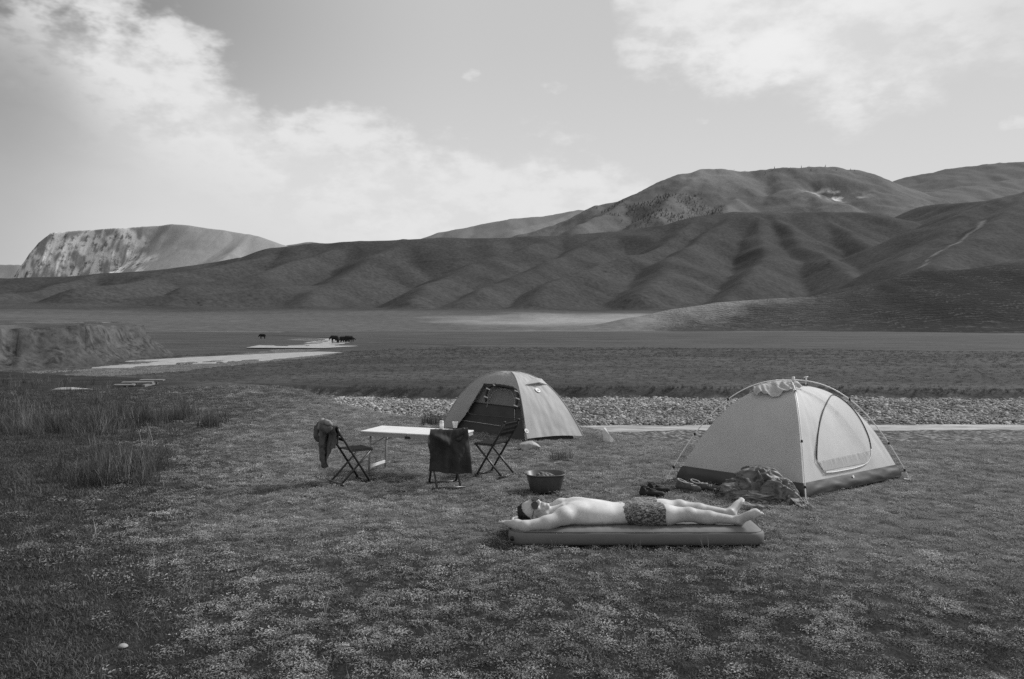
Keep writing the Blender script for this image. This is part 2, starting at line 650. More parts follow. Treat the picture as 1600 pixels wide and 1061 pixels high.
FARSW = [(np.array([[*dp(a, b, D)] for a, b, D in pts]), s, w) for pts, s, w in FARS]
CLIFF = [
    ([(36, 412, 4150), (48, 395, 4150), (62, 378, 4150), (80, 364, 4170), (140, 359, 4200), (190, 356, 4200), (225, 354, 4220), (250, 353, 4250), (270, 350, 4250), (300, 353, 4250),
      (350, 360, 4250), (400, 369, 4250), (432, 381, 4250), (480, 394, 4300), (560, 400, 4300)],
     [2.0, 2.0, 1.9, 1.8, 1.8, 1.7, 1.6, 1.3, .95, .7, .5, .42, .42, .42, .42], 14),
    ([(390, 367, 4250), (360, 395, 3850), (340, 415, 3650)], .5, 16),
]
CLIFFW = [(np.array([[*dp(a, b, D)] for a, b, D in pts]), s, w) for pts, s, w in CLIFF]


def ridge_field(x, y, rw, k, gl=95.0, gd=14.0):
    z = np.full(x.shape, -400.0)
    for P, s, w in rw:
        w_ = w * .5
        zr = np.full(x.shape, -400.0)
        al0 = 0.0
        for i in range(len(P) - 1):
            ax, ay, az_ = P[i]
            ex, ey = P[i + 1][0] - ax, P[i + 1][1] - ay
            L2 = ex * ex + ey * ey + 1e-9
            t = np.clip(((x - ax) * ex + (y - ay) * ey) / L2, 0, 1)
            d = np.hypot(x - ax - t * ex, y - ay - t * ey)
            h = az_ + (P[i + 1][2] - az_) * t
            al = al0 + t * math.sqrt(L2)
            gul = np.abs(PN2.n2(al / gl + P[0, 0] * .01, d / 900 + 3.3)) - .25      # side gullies cut across the flank
            s_ = s if not hasattr(s, '__len__') else s[i] + (s[i + 1] - s[i]) * t
            zr = np.maximum(zr, h - (np.sqrt((s_ * d) ** 2 + w_ * w_) - w_) + gul * np.minimum(d * .16, gd))
            al0 += math.sqrt(L2)
        z = smax(zr, z, k)
    return z


def height(x, y):
    x = np.asarray(x, dtype=float)
    y = np.asarray(y, dtype=float)
    r = np.hypot(x, y)
    # valley floor
    z = np.interp(r, FLOOR_D, FLOOR_Z)
    z = z - 0.7 * sstep(-x, 8, 35) * (1 - sstep(r, 110, 170))
    z = z + 0.14 * PN.fbm(x / 14, y / 14, 3) * sstep(r, 30, 60) * (1 - sstep(r, 500, 900))
    z = z + 0.5 * PN.fbm(x / 90, y / 90, 3) * sstep(r, 180, 380) + 5.0 * PN2.fbm(x / 190, y / 300, 3) * sstep(r, 450, 800) * (x / np.maximum(y, 1) < .2)
    # side channel with gravel bed
    yb = np.interp(x, BANK_X, BANK_Y) + 0.45 * PN.fbm(x / 2.2, 0 * x + 3.3, 3) + 0.8 * PN.n2(x / 9.0, 0 * x + 8)
    ye = np.interp(x, EDGE_X, EDGE_Y) + 0.25 * PN.fbm(x / 1.7, 0 * x + 1.1, 3)
    bed = -1.47 - 0.7 * sstep(-x, 8, 35) + 0.05 * PN.fbm(x / 1.5, y / 1.5, 3) + 0.16 * sstep(y, 26, 29)
    yw = np.interp(x, [-30, -6, 0, 8, 16, 30, 60], [30, 24.5, 24.3, 24.5, 24.6, 24.9, 26])
    bed = bed - 0.20 * np.exp(-((y - yw) / (0.72 + .12 * PN2.n2(x / 2.1, 0 * x + 4))) ** 4)
    inch = (1 - sstep(y, yb - 0.25, yb + 0.25))
    z = z * (1 - inch) + bed * inch
    # camp terrace
    t = 1 - sstep(y, ye - 0.2, ye + 1.1)
    camp = -0.62 * sstep(y, 9.5, 16.5) * sstep(x, 0.2, 3.5) - 0.30 * sstep(y, 17, 30) - 0.18 * sstep(y, 12, 17) * sstep(x, -4, 0)
    camp = camp + (0.022 * PN.fbm(x / 2.6, y / 2.6, 3) + 0.008 * PN2.fbm(x / 0.45, y / 0.45, 3)) * sstep(r, 1, 4)
    z = z * (1 - t) + camp * t
    # left river bed
    if np.any((x < -10) & (y > 45)):
        xj, yj = x + 1.3 * PN.fbm(x / 4, y / 9, 3), y + 3.0 * PN2.fbm(x / 6, y / 12, 3)
        g = in_poly(xj, yj, GRAVEL_L) | in_poly(xj, yj, WATER_L1) | in_poly(xj, yj, WATER_L2)
        z = np.where(g, np.minimum(z, -2.45 + .06 * PN.fbm(x / 3, y / 3, 2)), z)
        g = (in_poly(xj, yj, WATER_L1) | in_poly(xj, yj, WATER_L2)) & (PN.fbm(x / 3.5, y / 9 + 5, 3) > -.10)
        z = np.where(g, np.minimum(z, -2.75), z)
    # plateau with eroded face
    far = in_poly(x, y, PLAT)
    d, _ = seg_dist(x, y, np.vstack([PLAT, PLAT[:1]]))
    d = np.where(far, -d, d) + 1.7 * PN.ridged(x / 6.5, y / 6.5, 5, .62) + 1.0 * PN2.fbm(x / 1.6, y / 1.6, 4) + 3.5 * PN2.fbm(x / 22, y / 22, 2)
    ptop = 1.15 + 0.004 * np.clip(r - 60, 0, 300) + 0.22 * PN.fbm(x / 5, y / 5, 3) + 0.45 * PN2.fbm(x / 18, y / 18, 2)
    face = np.where(d < 0, ptop, ptop - np.where(d < 1.0, d * 2.0, 2.0 + (d - 1.0) * 0.75))
    near = (x < -20) & (y > 15) & (y < 330)
    z = np.where(near & (face > z), smax(face, z, 0.25), z)
    # hills
    h = r > 380
    if np.any(h):
        xh, yh = x[h], y[h]
        wx = xh + 22 * PN.fbm(xh / 230, yh / 230, 2)
        wy = yh + 42 * PN2.fbm(xh / 230, yh / 230, 2)
        rf = ridge_field(wx, wy, RW, 4.0)
        slope_n = sstep(rf, 8, 60)
        rf = rf + slope_n * (4.0 * PN.ridged(xh / 150, yh / 340, 2, .45) + 0.9 * PN2.fbm(xh / 45, yh / 70, 3)) - slope_n * 1.5
        z[h] = smax(rf, z[h], 4.0)
    return z


def polar_patch(az0, az1, nc, r0, r1, nr, hf, az_extra=None):
    a = np.linspace(az0, az1, nc)
    if az_extra is not None:
        a = np.concatenate([az_extra[az_extra < az0], a, az_extra[az_extra > az1]])
    rr = np.exp(np.linspace(math.log(r0), math.log(r1), nr))
    A, RR = np.meshgrid(a, rr)
    X, Y = RR * np.sin(A), RR * np.cos(A)
    Z = hf(X.ravel(), Y.ravel())
    V = np.stack([X.ravel(), Y.ravel(), Z], 1)
    n, m = len(rr), len(a)
    idx = np.arange(n * m).reshape(n, m)
    Q = np.stack([idx[:-1, :-1].ravel(), idx[:-1, 1:].ravel(), idx[1:, 1:].ravel(), idx[1:, :-1].ravel()], 1)
    return V, Q


extra = np.radians(np.array([-180, -160, -140, -120, -105, -90, -80, -72, -66, 66, 72, 80, 90, 105, 120, 140, 160, 180.0]))

# ---- ground and valley floor material
mt, nt, bs = new_mat('turf')
P_ = nt.node('ShaderNodeNewGeometry').outputs['Position']
gravel, soil, pale, meadow, wet, dry = (nt.attr(k) for k in ('gravel', 'soil', 'pale', 'meadow', 'wet', 'dry'))
nA = nt.noise(P_, 0.55, 6.0, 0.6)
nB = nt.noise(P_, 5.0, 6.0, 0.65)
nC = nt.noise(nt.mapping(P_, scale=(1, .35, 1)), 26.0, 4.0, 0.7)
camp_v = nt.ss(nt.m('ADD', nt.m('MULTIPLY', nB, .6), nt.m('MULTIPLY', nC, .4)), .35, .66, .012, .040)
camp_v = nt.m('MULTIPLY', camp_v, nt.ss(nA, .35, .65, .7, 1.25))
nD = nt.noise(nt.mapping(P_, scale=(.35, 1, 1)), .16, 6.0, .62)
nE = nt.noise(nt.mapping(P_, scale=(.5, 1, 1)), 2.3, 6.0, .72)
mea_v = nt.m('MULTIPLY', nt.ss(nD, .3, .7, .040, .074), nt.ss(nE, .3, .7, .62, 1.4))
camp_v = nt.m('MULTIPLY', camp_v, nt.mixf(dry, 1.0, 4.0))  # lens falloff put into the colour: turf lifted in the middle distance
v = nt.mixf(meadow, camp_v, mea_v)
pv = nt.m('MULTIPLY', nt.ss(nE, .3, .7, .13, .22), 1.0)
v = nt.mixf(pale, v, pv)
cell = nt.node('ShaderNodeTexVoronoi', feature='F1')
nt.put(cell.inputs['Vector'], P_)
cell.inputs['Scale'].default_value = 7.5
stone = nt.node('ShaderNodeSeparateColor')
nt.l.new(cell.outputs['Color'], stone.inputs[0])
gv = nt.m('MULTIPLY', nt.ss(stone.outputs[0], 0, 1, .10, .28), nt.ss(cell.outputs['Distance'], .25, .75, 1.0, .35))
gv = nt.m('MULTIPLY', gv, nt.ss(nt.noise(P_, .6, 4, .6), .35, .65, .75, 1.15))
v = nt.mixf(gravel, v, gv)
sv = nt.m('MULTIPLY', nt.ss(nt.noise(P_, 1.1, 6, .72), .32, .68, .018, .10), 1.0)
v = nt.mixf(soil, v, sv)
v = nt.mixf(wet, v, .03)  # creek damp, plus the cut bank's shade put into the colour
nt.put(bs.inputs['Base Color'], grey(nt, v))
bs.inputs['Roughness'].default_value = .95
bs.inputs['Specular IOR Level'].default_value = .15
hgt = nt.m('ADD', nt.m('MULTIPLY', nt.noise(P_, 9.0, 6.0, .7), .5), nt.m('MULTIPLY', nt.mixf(gravel, 0.0, nt.ss(cell.outputs['Distance'], .1, .7, 1, 0)), .4))
bump(nt, bs, hgt, 1.0, .10)

V, Q = polar_patch(R(-55), R(55), 620, 0.6, 388, 460, height, extra)
gx, gy, gz = V[:, 0], V[:, 1], V[:, 2]
gr = np.hypot(gx, gy)
ground = np_mesh('ground', V, Q, 'turf')
tag(ground, 'grassy camp terrace and valley floor with gravel river bed', None, None, 'structure')
yb = np.interp(gx, BANK_X, BANK_Y) + 0.45 * PN.fbm(gx / 2.2, 0 * gx + 3.3, 3) + 0.8 * PN.n2(gx / 9.0, 0 * gx + 8)
ye = np.interp(gx, EDGE_X, EDGE_Y) + 0.25 * PN.fbm(gx / 1.7, 0 * gx + 1.1, 3)
nz = PN.fbm(gx / 1.3, gy / 1.3, 3)
chan = sstep(gy, ye + .5 + .5 * nz, ye + 1.2 + .5 * nz) * (1 - sstep(gy, yb - .35, yb - .1))
gl_ = in_poly(gx + .8 * nz, gy + 1.6 * PN2.fbm(gx / 5, gy / 5, 3), GRAVEL_L) | in_poly(gx, gy, GRAVEL_L3)
islands = sstep(PN2.fbm(gx / 2.6, gy / 1.2, 3), .26, .40)      # grass islands on the gravel
grav = np.maximum(chan, gl_) * (1 - islands * np.where(gl_, 1, .55))
bank_soil = sstep(gy, yb - .35, yb - .15) * (1 - sstep(gy, yb + .12, yb + .3)) * sstep(gx, -8, -5.5)
d, _ = seg_dist(gx, gy, np.vstack([PLAT, PLAT[:1]]))
pl = in_poly(gx, gy, PLAT)
pface = (~pl | (d < 1.2)) & (d < 9) & (gz > -2.25) & (gx < -30) & (gy > 20) & (gy < 140)
soil_a = np.maximum(bank_soil, pface * 1.0 * sstep(PN.fbm(gx / 3, gy / 3, 3) + .6, .2, .7))
set_attr(ground, 'gravel', grav)
set_attr(ground, 'soil', soil_a)
pale_a = sstep(gr, 366, 384) * sstep(gx, -60, 0) * (1 - sstep(gx / gy, .17, .22)) * .9 + .3 * sstep(gr, 230, 400) * sstep(PN.fbm(gx / 60, gy / 25, 3), .0, .35) \
    + pl * .45 * sstep(PN.fbm(gx / 8, gy / 8, 3), -.2, .3) * (gy < 330) * (gx < -30)
set_attr(ground, 'pale', np.clip(pale_a, 0, 1))  # pale tufts and plateau, plus the sunlit strip's light put into the colour
set_attr(ground, 'dry', sstep(gr, 4.8, 7.5) * sstep(gx / np.maximum(gy, 1), -.48, -.25) * (gy > 0))  # paler middle distance away from the left: lens falloff put into the colour
set_attr(ground, 'meadow', sstep(gy, ye - .2, ye + .6))
creek = np.array([[*gp(px, py, -2.4)[:2]] for px, py in [(560, 533), (640, 535), (700, 540), (728, 546), (700, 552), (720, 558), (860, 556), (1000, 549), (1300, 545), (1600, 542), (1900, 540)]])
dc, _ = seg_dist(gx + 1.5 * PN.fbm(gx / 12, gy / 12, 3), gy, creek)
wet_a = (1 - sstep(dc, .25, 1.5)) * .8 * (gr > 60)
ck2 = np.array([[*gp(px, py, -2.6)[:2]] for px, py in [(250, 523), (330, 523.5), (420, 523.4), (470, 526), (540, 529)]])
dc2, _ = seg_dist(gx, gy, ck2)
wet_a = np.maximum(wet_a, (1 - sstep(dc2, 1.0, 4.0)) * .9 * (gr > 100))
set_attr(ground, 'wet', np.clip(np.maximum(wet_a, bank_soil * .95), 0, 1))  # creek damp; the cut bank gets its undercut shade as dark colour


# ---- water
mt, nt, bs = new_mat('river_water')
P_ = nt.node('ShaderNodeNewGeometry').outputs['Position']
nt.put(bs.inputs['Base Color'], grey(nt, nt.ss(nt.noise(nt.mapping(P_, scale=(.5, 1.6, 1)), 1.6, 5, .65), .3, .7, .16, .42)))  # sky's brightness on the water put into the base colour
bs.inputs['Roughness'].default_value = .38
bs.inputs['IOR'].default_value = 1.33
bs.inputs['Specular IOR Level'].default_value = .9
bump(nt, bs, nt.noise(nt.mapping(P_, scale=(1, 1, 1)), 6.0, 3.0, .6), .04, .01)


def sheet(name, P, z, mat, label):
    bm = bmesh.new()
    vsn = [bm.verts.new((p_[0], p_[1], z)) for p_ in P]
    f = bm.faces.new(vsn)
    if f.normal.z < 0:
        f.normal_flip()
    bmesh.ops.triangulate(bm, faces=[f])
    bmesh.ops.recalc_face_normals(bm, faces=bm.faces[:])
    me = bpy.data.meshes.new(name)
    bm.to_mesh(me)
    bm.free()
    o = add_obj(name, me, mat)
    if me.polygons[0].normal.z < 0:
        me.flip_normals()
    return tag(o, label, None, None, 'structure')


mt, nt, bs = new_mat('reflection_water')
bs.inputs['Base Color'].default_value = (.035, .035, .035, 1)  # dark reflection of the bank put into the water colour
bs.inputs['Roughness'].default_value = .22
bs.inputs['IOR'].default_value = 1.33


def grow(P, d_):
    """outline pushed outwards, so that the sheet runs under the banks"""
    P = np.asarray(P)
    t_ = np.roll(P, -1, 0) - np.roll(P, 1, 0)
    nrm2 = np.stack([t_[:, 1], -t_[:, 0]], 1)
    nrm2 /= np.linalg.norm(nrm2, axis=1, keepdims=True) + 1e-9
    ar = np.sum(P[:, 0] * np.roll(P[:, 1], -1) - np.roll(P[:, 0], -1) * P[:, 1])
    return P + nrm2 * d_ * (1 if ar > 0 else -1)


BANK_REFLECTION = poly_xy([(-300, 604), (0, 590), (110, 580), (200, 571), (232, 569), (232, 563.5), (200, 566), (90, 575), (0, 583), (-300, 596)], -2.33)
REACH = poly_xy([(232, 569), (262, 567), (330, 565.5), (420, 561), (485, 554), (527, 549.5), (514, 548.6), (470, 550.6), (400, 554), (330, 557.5), (265, 561), (232, 563.5)], -2.33)
sheet('river_bank_reflection', grow(BANK_REFLECTION, 4.0), -2.556, 'reflection_water', 'river reach below the eroded bank, its dark reflection put into the colour')
sheet('river_water', grow(REACH, 5.0), -2.55, 'river_water', 'pale river reach curving away from the eroded bank')
sheet('river_water', grow(WATER_L2, 6.0), -2.55, 'river_water', 'bright river bend in front of the dark herd')
sheet('river_water', WATER_L3, -2.58, 'river_water', 'farthest short bright strip of river')
xs = np.linspace(-7, 60, 90)
ywc = np.interp(xs, [-30, -6, 0, 8, 16, 30, 60], [30, 24.5, 24.3, 24.5, 24.6, 24.9, 26])
wv = [(x, yv - 1.3 + .16 * PN.n2(np.array(x / 1.3), np.array(2.2)), -1.535) for x, yv in zip(xs, ywc)] + \
     [(x, yv + 1.2 + .16 * PN.n2(np.array(x / 1.1), np.array(7.2)), -1.535) for x, yv in zip(xs, ywc)]
n_ = len(xs)
o = mesh_obj('stream_water', wv, [(i, i + 1, n_ + i + 1, n_ + i) for i in range(n_ - 1)], 'river_water')
tag(o, 'narrow pale stream along the gravel behind the tents', None, None, 'structure')

# ---- hills
mt, nt, bs = new_mat('hill_grass')
P_ = nt.node('ShaderNodeNewGeometry').outputs['Position']
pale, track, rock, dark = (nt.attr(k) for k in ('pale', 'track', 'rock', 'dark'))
n1 = nt.noise(P_, .012, 6, .6)
n2 = nt.noise(P_, .16, 7, .75)
v = nt.m('MULTIPLY', nt.ss(n1, .3, .7, .042, .062), nt.ss(n2, .28, .72, .65, 1.4))  # dark grass, with cloud shade of the front hills put into the tone
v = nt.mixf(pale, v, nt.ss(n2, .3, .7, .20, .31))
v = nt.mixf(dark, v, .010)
v = nt.mixf(track, v, .24)
sp0 = nt.node('ShaderNodeSeparateXYZ')
nt.l.new(P_, sp0.inputs[0])
wob0 = nt.noise(nt.mapping(P_, scale=(1, .4, 1)), .03, 5, .7)
ph0 = nt.m('ADD', nt.m('MULTIPLY', sp0.outputs[2], .8), nt.m('MULTIPLY', wob0, 9.0))
line = nt.m('MULTIPLY', nt.ss(nt.m('SINE', nt.m('MULTIPLY', ph0, 6.283)), .45, .95), nt.m('MULTIPLY', nt.attr('terrace'), nt.ss(nt.noise(P_, .05, 4, .7), .42, .6)))
v = nt.mixf(nt.m('MULTIPLY', line, .35), v, .14)
rk = nt.m('ADD', nt.m('MULTIPLY', nt.noise(P_, .022, 9, .72), .55), nt.m('MULTIPLY', nt.noise(nt.mapping(P_, scale=(1, .25, .22), rot=(0, .3, 0)), .045, 6, .7), .45))
v = nt.mixf(rock, v, nt.ss(rk, .40, .54, .10, .62))
nt.put(bs.inputs['Base Color'], grey(nt, v))
bs.inputs['Roughness'].default_value = 1.0
bs.inputs['Specular IOR Level'].default_value = .05
# terracettes: thin level treads trodden along the slopes
sp = nt.node('ShaderNodeSeparateXYZ')
nt.l.new(P_, sp.inputs[0])
wob = nt.noise(nt.mapping(P_, scale=(1, .4, 1)), .03, 5, .7)
ph = nt.m('ADD', nt.m('MULTIPLY', sp.outputs[2], .8), nt.m('MULTIPLY', wob, 9.0))
ter = nt.m('MULTIPLY', nt.m('SINE', nt.m('MULTIPLY', ph, 6.283)), nt.attr('terrace'))
bump(nt, bs, nt.m('ADD', nt.m('MULTIPLY', ter, .30), nt.m('MULTIPLY', n2, .8)), .6, 1.0)

V, Q = polar_patch(R(-55), R(55), 700, 388, 2450, 350, height, extra[(extra > -2.1) & (extra < 2.1)])
hx, hy, hz_ = V.T
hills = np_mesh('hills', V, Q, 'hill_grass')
tag(hills, 'dark folded grassy hills across the valley', None, None, 'structure')
hr = np.hypot(hx, hy)


def hit(px, py, r0=430, r1=2400):
    d = ray(px, py)
    ts = np.exp(np.linspace(math.log(r0), math.log(r1), 900))
    X, Y, Z = d[0] * ts, d[1] * ts, CAM_H + d[2] * ts
    below_ = Z < height(X, Y)
    i = int(np.argmax(below_)) if below_.any() else len(ts) - 1
    return np.array([X[i], Y[i], Z[i]])


def hit_near(px, py, r0=3.0, r1=400):
    return hit(px, py, r0, r1)


frt = sstep(hx / hy, .16, .21)
pnz = PN.fbm(hx / 70, hy / 110, 4, .55)
pa = (1 - sstep(hr + 120 * pnz, 600, 760)) * (.45 + .55 * sstep(hr + 60 * pnz, 440, 540)) * sstep(hx + 90 * pnz, -120, 60) * (1 - frt)  # sunlit strip of the valley: its light put into the colour
pa = np.maximum(pa, .22 * (1 - sstep(hz_, 9, 16)) * (1 - sstep(hr, 600, 1000)) * (1 - frt))
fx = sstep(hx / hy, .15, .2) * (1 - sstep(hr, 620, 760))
dcr, _ = seg_dist(hx, hy, RW[-4][0])
crest_lit = (1 - sstep(dcr + 22 * PN.fbm(hx / 26, hy / 26, 4, .6), 0, 34 - 20 * sstep(hx / hy, .22, .45))) * (1 - .85 * sstep(hx / hy, .25, .46))  # grazing light along the near hill's crest put into the colour
set_attr(hills, 'pale', np.clip(np.maximum(pa, .62 * crest_lit), 0, 1))
trk = np.array([hit(*q)[:2] for q in [(1536, 342), (1530, 356), (1510, 368), (1495, 380), (1470, 392), (1452, 405), (1440, 418)]])
dt, _ = seg_dist(hx + 3 * PN.fbm(hx / 15, hy / 15, 3), hy, trk)
tr2 = np.array([hit(*q)[:2] for q in [(1225, 490), (1245, 500), (1275, 508), (1300, 512)]])
dt2, _ = seg_dist(hx, hy, tr2)
tra = (1 - sstep(dt + 3 * PN2.fbm(hx / 12, hy / 12, 3), 1.0, 6)) * .62 * sstep(PN.fbm(hx / 30, hy / 30, 2), -.25, .1)
set_attr(hills, 'track', tra)
set_attr(hills, 'rock', np.zeros(len(hx)))
dk = sstep(PN.fbm(hx / 9, hy / 9, 2), .3, .45)
bush = np.zeros(len(hx))
for q, rad in (((1375, 392), 16), ((1390, 400), 14), ((1410, 385), 9), ((1275, 415), 20), ((955, 425), 16), ((300, 470), 12)):
    c = hit(*q)
    bush = np.maximum(bush, (np.hypot(hx - c[0], (hy - c[1]) * .6) < rad) * dk)
set_attr(hills, 'dark', np.maximum(bush * .8, .78 * fx * sstep(hx / hy, .30, .52)))  # bushes, plus the near hill's shade put into the colour
set_attr(hills, 'terrace', fx)


def mountain(name, rw, az0, az1, nc, r0, r1, nr, label, k=10.0, rough=1.0, warp=1.0, cliff=False):
    def hf(x, y):
        wx = x + warp * 22 * PN.fbm(x / 260, y / 260, 3)
        wy = y + warp * 60 * PN2.fbm(x / 260, y / 260, 3)
        z = ridge_field(wx, wy, rw, k, 190.0, 26.0)
        up_ = sstep(z, 10, 120)
        z = z + rough * up_ * (9 * PN.ridged(x / 190, y / 420, 4, .55) + 3.5 * PN2.fbm(x / 60, y / 90, 3) - 4)
        if cliff:
            m = sstep(-x, 1900, 2050)
            dcl, _ = seg_dist(x, y, CLIFFW[0][0])
            z = z + m * up_ * sstep(dcl, 10, 90) * (30 * PN.ridged(x / 80 + 2, y / 700, 5, .60) - 8)
        return np.maximum(z, -30 + 0 * z)
    V_, Q_ = polar_patch(az0, az1, nc, r0, r1, nr, hf)
    o_ = np_mesh(name, V_, Q_, 'hill_grass')
    tag(o_, label, None, None, 'structure')
    return o_, V_


def A_(px):
    return math.atan((px - 800) / F_PX)


midm, mv = mountain('mountain', MIDW, A_(640), A_(1700), 420, 1900, 3700, 190, 'large rounded mountain with a patch of dark forest on its left slope', 12)
z0 = np.zeros(len(mv))
for k in ('track', 'dark', 'terrace'):
    set_attr(midm, k, z0)
px_ = 800 + F_PX * mv[:, 0] / mv[:, 1]
scar = np.exp(-(((px_ - 1115) / 55) ** 2)) * sstep(mv[:, 2], 420, 520)
set_attr(midm, 'pale', np.clip(.32 + .25 * scar + .25 * PN.fbm(mv[:, 0] / 120, mv[:, 1] / 200, 4), 0, 1))
crag = np.exp(-(((px_ - 1300) / 40) ** 2)) * sstep(PN.fbm(mv[:, 0] / 50, mv[:, 1] / 50, 3), .05, .3) * (1 - sstep(mv[:, 2], 430, 470)) * sstep(mv[:, 2], 380, 410)
set_attr(midm, 'rock', np.clip(crag, 0, 1))

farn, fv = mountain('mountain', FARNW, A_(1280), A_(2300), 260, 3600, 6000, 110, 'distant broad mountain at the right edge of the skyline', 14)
z0 = np.zeros(len(fv))
for k in ('track', 'dark', 'terrace', 'rock'):
    set_attr(farn, k, z0)
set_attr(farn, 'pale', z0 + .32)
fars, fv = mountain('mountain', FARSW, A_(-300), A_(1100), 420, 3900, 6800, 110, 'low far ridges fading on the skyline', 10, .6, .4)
z0 = np.zeros(len(fv))
for k in ('track', 'dark', 'terrace', 'rock'):
    set_attr(fars, k, z0)
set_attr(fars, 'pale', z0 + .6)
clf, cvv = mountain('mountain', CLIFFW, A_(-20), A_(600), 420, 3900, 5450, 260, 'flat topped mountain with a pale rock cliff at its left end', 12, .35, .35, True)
z0 = np.zeros(len(cvv))
for k in ('track', 'terrace'):
    set_attr(clf, k, z0)
cx_ = 800 + F_PX * cvv[:, 0] / cvv[:, 1]
rockm = (1 - sstep(cx_ + 40 * PN.fbm(cvv[:, 0] / 90, cvv[:, 2] / 60, 3), 195, 250)) * sstep(PN.fbm(cvv[:, 0] / 60, cvv[:, 2] / 90, 3) + .25, 0, .3)
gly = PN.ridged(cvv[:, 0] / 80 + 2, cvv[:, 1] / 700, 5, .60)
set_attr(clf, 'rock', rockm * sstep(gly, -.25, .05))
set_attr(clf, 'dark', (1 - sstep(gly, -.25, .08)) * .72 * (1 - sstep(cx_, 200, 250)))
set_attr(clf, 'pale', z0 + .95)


# ================================================================== modelling tools: smooth solids and draped cloth
class Solid:
    """union of soft primitives on a voxel grid, turned into one continuous skin (surface nets)"""

    def __init__(self, lo, hi, h):
        self.lo = np.array(lo, float)
        self.h = h
        self.n = np.ceil((np.array(hi) - self.lo) / h).astype(int) + 1
        self.f = np.full(self.n, 0.5, dtype=np.float32)

    def _sub(self, lo, hi):
        a = np.clip(np.floor((np.array(lo) - self.lo) / self.h).astype(int), 0, self.n - 1)
        b = np.clip(np.ceil((np.array(hi) - self.lo) / self.h).astype(int) + 1, 1, self.n)
        ax = [self.lo[i] + self.h * np.arange(a[i], b[i]) for i in range(3)]
        X, Y, Z = np.meshgrid(*ax, indexing='ij')
        return tuple(slice(a[i], b[i]) for i in range(3)), X, Y, Z

    def _mix(self, sl, d, k, sub=False):
        a = self.f[sl]
        if sub:
            d = -d
            if k > 0:
                hh = np.clip(.5 - .5 * (d - a) / -k * -1, 0, 1)
                hh = np.clip(.5 + .5 * (d - a) / k, 0, 1)
                self.f[sl] = a * (1 - hh) + d * hh + k * hh * (1 - hh)
            else:
                self.f[sl] = np.maximum(a, d)
            return
        if k > 0:
            hh = np.clip(.5 + .5 * (a - d) / k, 0, 1)
            self.f[sl] = a * (1 - hh) + d * hh - k * hh * (1 - hh)
        else:
            self.f[sl] = np.minimum(a, d)

    def cone(self, a, b, ra, rb, k=.015, sub=False):
        a, b = np.array(a, float), np.array(b, float)
        m = max(ra, rb) + k + .03
        sl, X, Y, Z = self._sub(np.minimum(a, b) - m, np.maximum(a, b) + m)
        d = b - a
        t = np.clip(((X - a[0]) * d[0] + (Y - a[1]) * d[1] + (Z - a[2]) * d[2]) / (d @ d + 1e-12), 0, 1)
        q = np.sqrt((X - a[0] - t * d[0]) ** 2 + (Y - a[1] - t * d[1]) ** 2 + (Z - a[2] - t * d[2]) ** 2) - (ra + (rb - ra) * t)
        self._mix(sl, q, k, sub)

    def chain(self, pts, rs, k=.015):
        for i in range(len(pts) - 1):
            self.cone(pts[i], pts[i + 1], rs[i], rs[i + 1], k)

    def ball(self, c, r, k=.015, axes=None, sub=False):
        """ellipsoid; axes = 3 unit vectors (rows)"""
        c = np.array(c, float)
        r = np.array(r if hasattr(r, '__len__') else (r, r, r), float)
        m = r.max() + k + .03
        sl, X, Y, Z = self._sub(c - m, c + m)
        p_ = [X - c[0], Y - c[1], Z - c[2]]
        if axes is not None:
            p_ = [axes[i][0] * p_[0] + axes[i][1] * p_[1] + axes[i][2] * p_[2] for i in range(3)]
        k0 = np.sqrt(sum((p_[i] / r[i]) ** 2 for i in range(3)))
        k1 = np.sqrt(sum((p_[i] / r[i] ** 2) ** 2 for i in range(3))) + 1e-9
        self._mix(sl, k0 * (k0 - 1) / k1, k, sub)

    def mesh(self):
        f = self.f
        n = np.array(f.shape)
        s = f < 0
        cs = [slice(None, -1), slice(1, None)]
        cnt = np.zeros(n - 1, np.int16)
        pos = np.zeros((*(n - 1), 3), np.float32)
        corner = lambda q: (cs[q[0]], cs[q[1]], cs[q[2]])
        for ax in range(3):
            o = [i for i in range(3) if i != ax]
            for u in (0, 1):
                for w in (0, 1):
                    q0 = [0, 0, 0]
                    q0[o[0]], q0[o[1]] = u, w
                    q1 = list(q0)
                    q1[ax] = 1
                    fa, fb = f[corner(q0)], f[corner(q1)]
                    m = (fa < 0) != (fb < 0)
                    t = np.where(m, fa / np.where(m, fa - fb, 1), 0)
                    cnt += m
                    for i in range(3):
                        pos[..., i] += np.where(m, (t if i == ax else q0[i]), 0)
        act = cnt > 0
        idx = np.full(n - 1, -1, np.int64)
        idx[act] = np.arange(act.sum())
        ijk = np.argwhere(act)
        V = (ijk + pos[act] / cnt[act][:, None]) * self.h + self.lo
        quads = []
        for ax in range(3):
            o = [i for i in range(3) if i != ax]
            a = [slice(1, -1)] * 3
            a[ax] = slice(None, -1)
            b = [slice(1, -1)] * 3
            b[ax] = slice(1, None)
            sa, sb = s[tuple(a)], s[tuple(b)]
            m = np.argwhere(sa != sb)
            base = m.copy()
            base[:, o[0]] += 1
            base[:, o[1]] += 1
            fl = sa[tuple(m.T)]

            def cell(du, dv):
                c = base.copy()
                c[:, o[0]] -= du
                c[:, o[1]] -= dv
                return idx[tuple(c.T)]
            q = np.stack([cell(1, 1), cell(0, 1), cell(0, 0), cell(1, 0)], 1)
            if ax == 1:
                fl = ~fl
            q[~fl] = q[~fl][:, ::-1]
            quads.append(q)
        return V, np.vstack(quads)


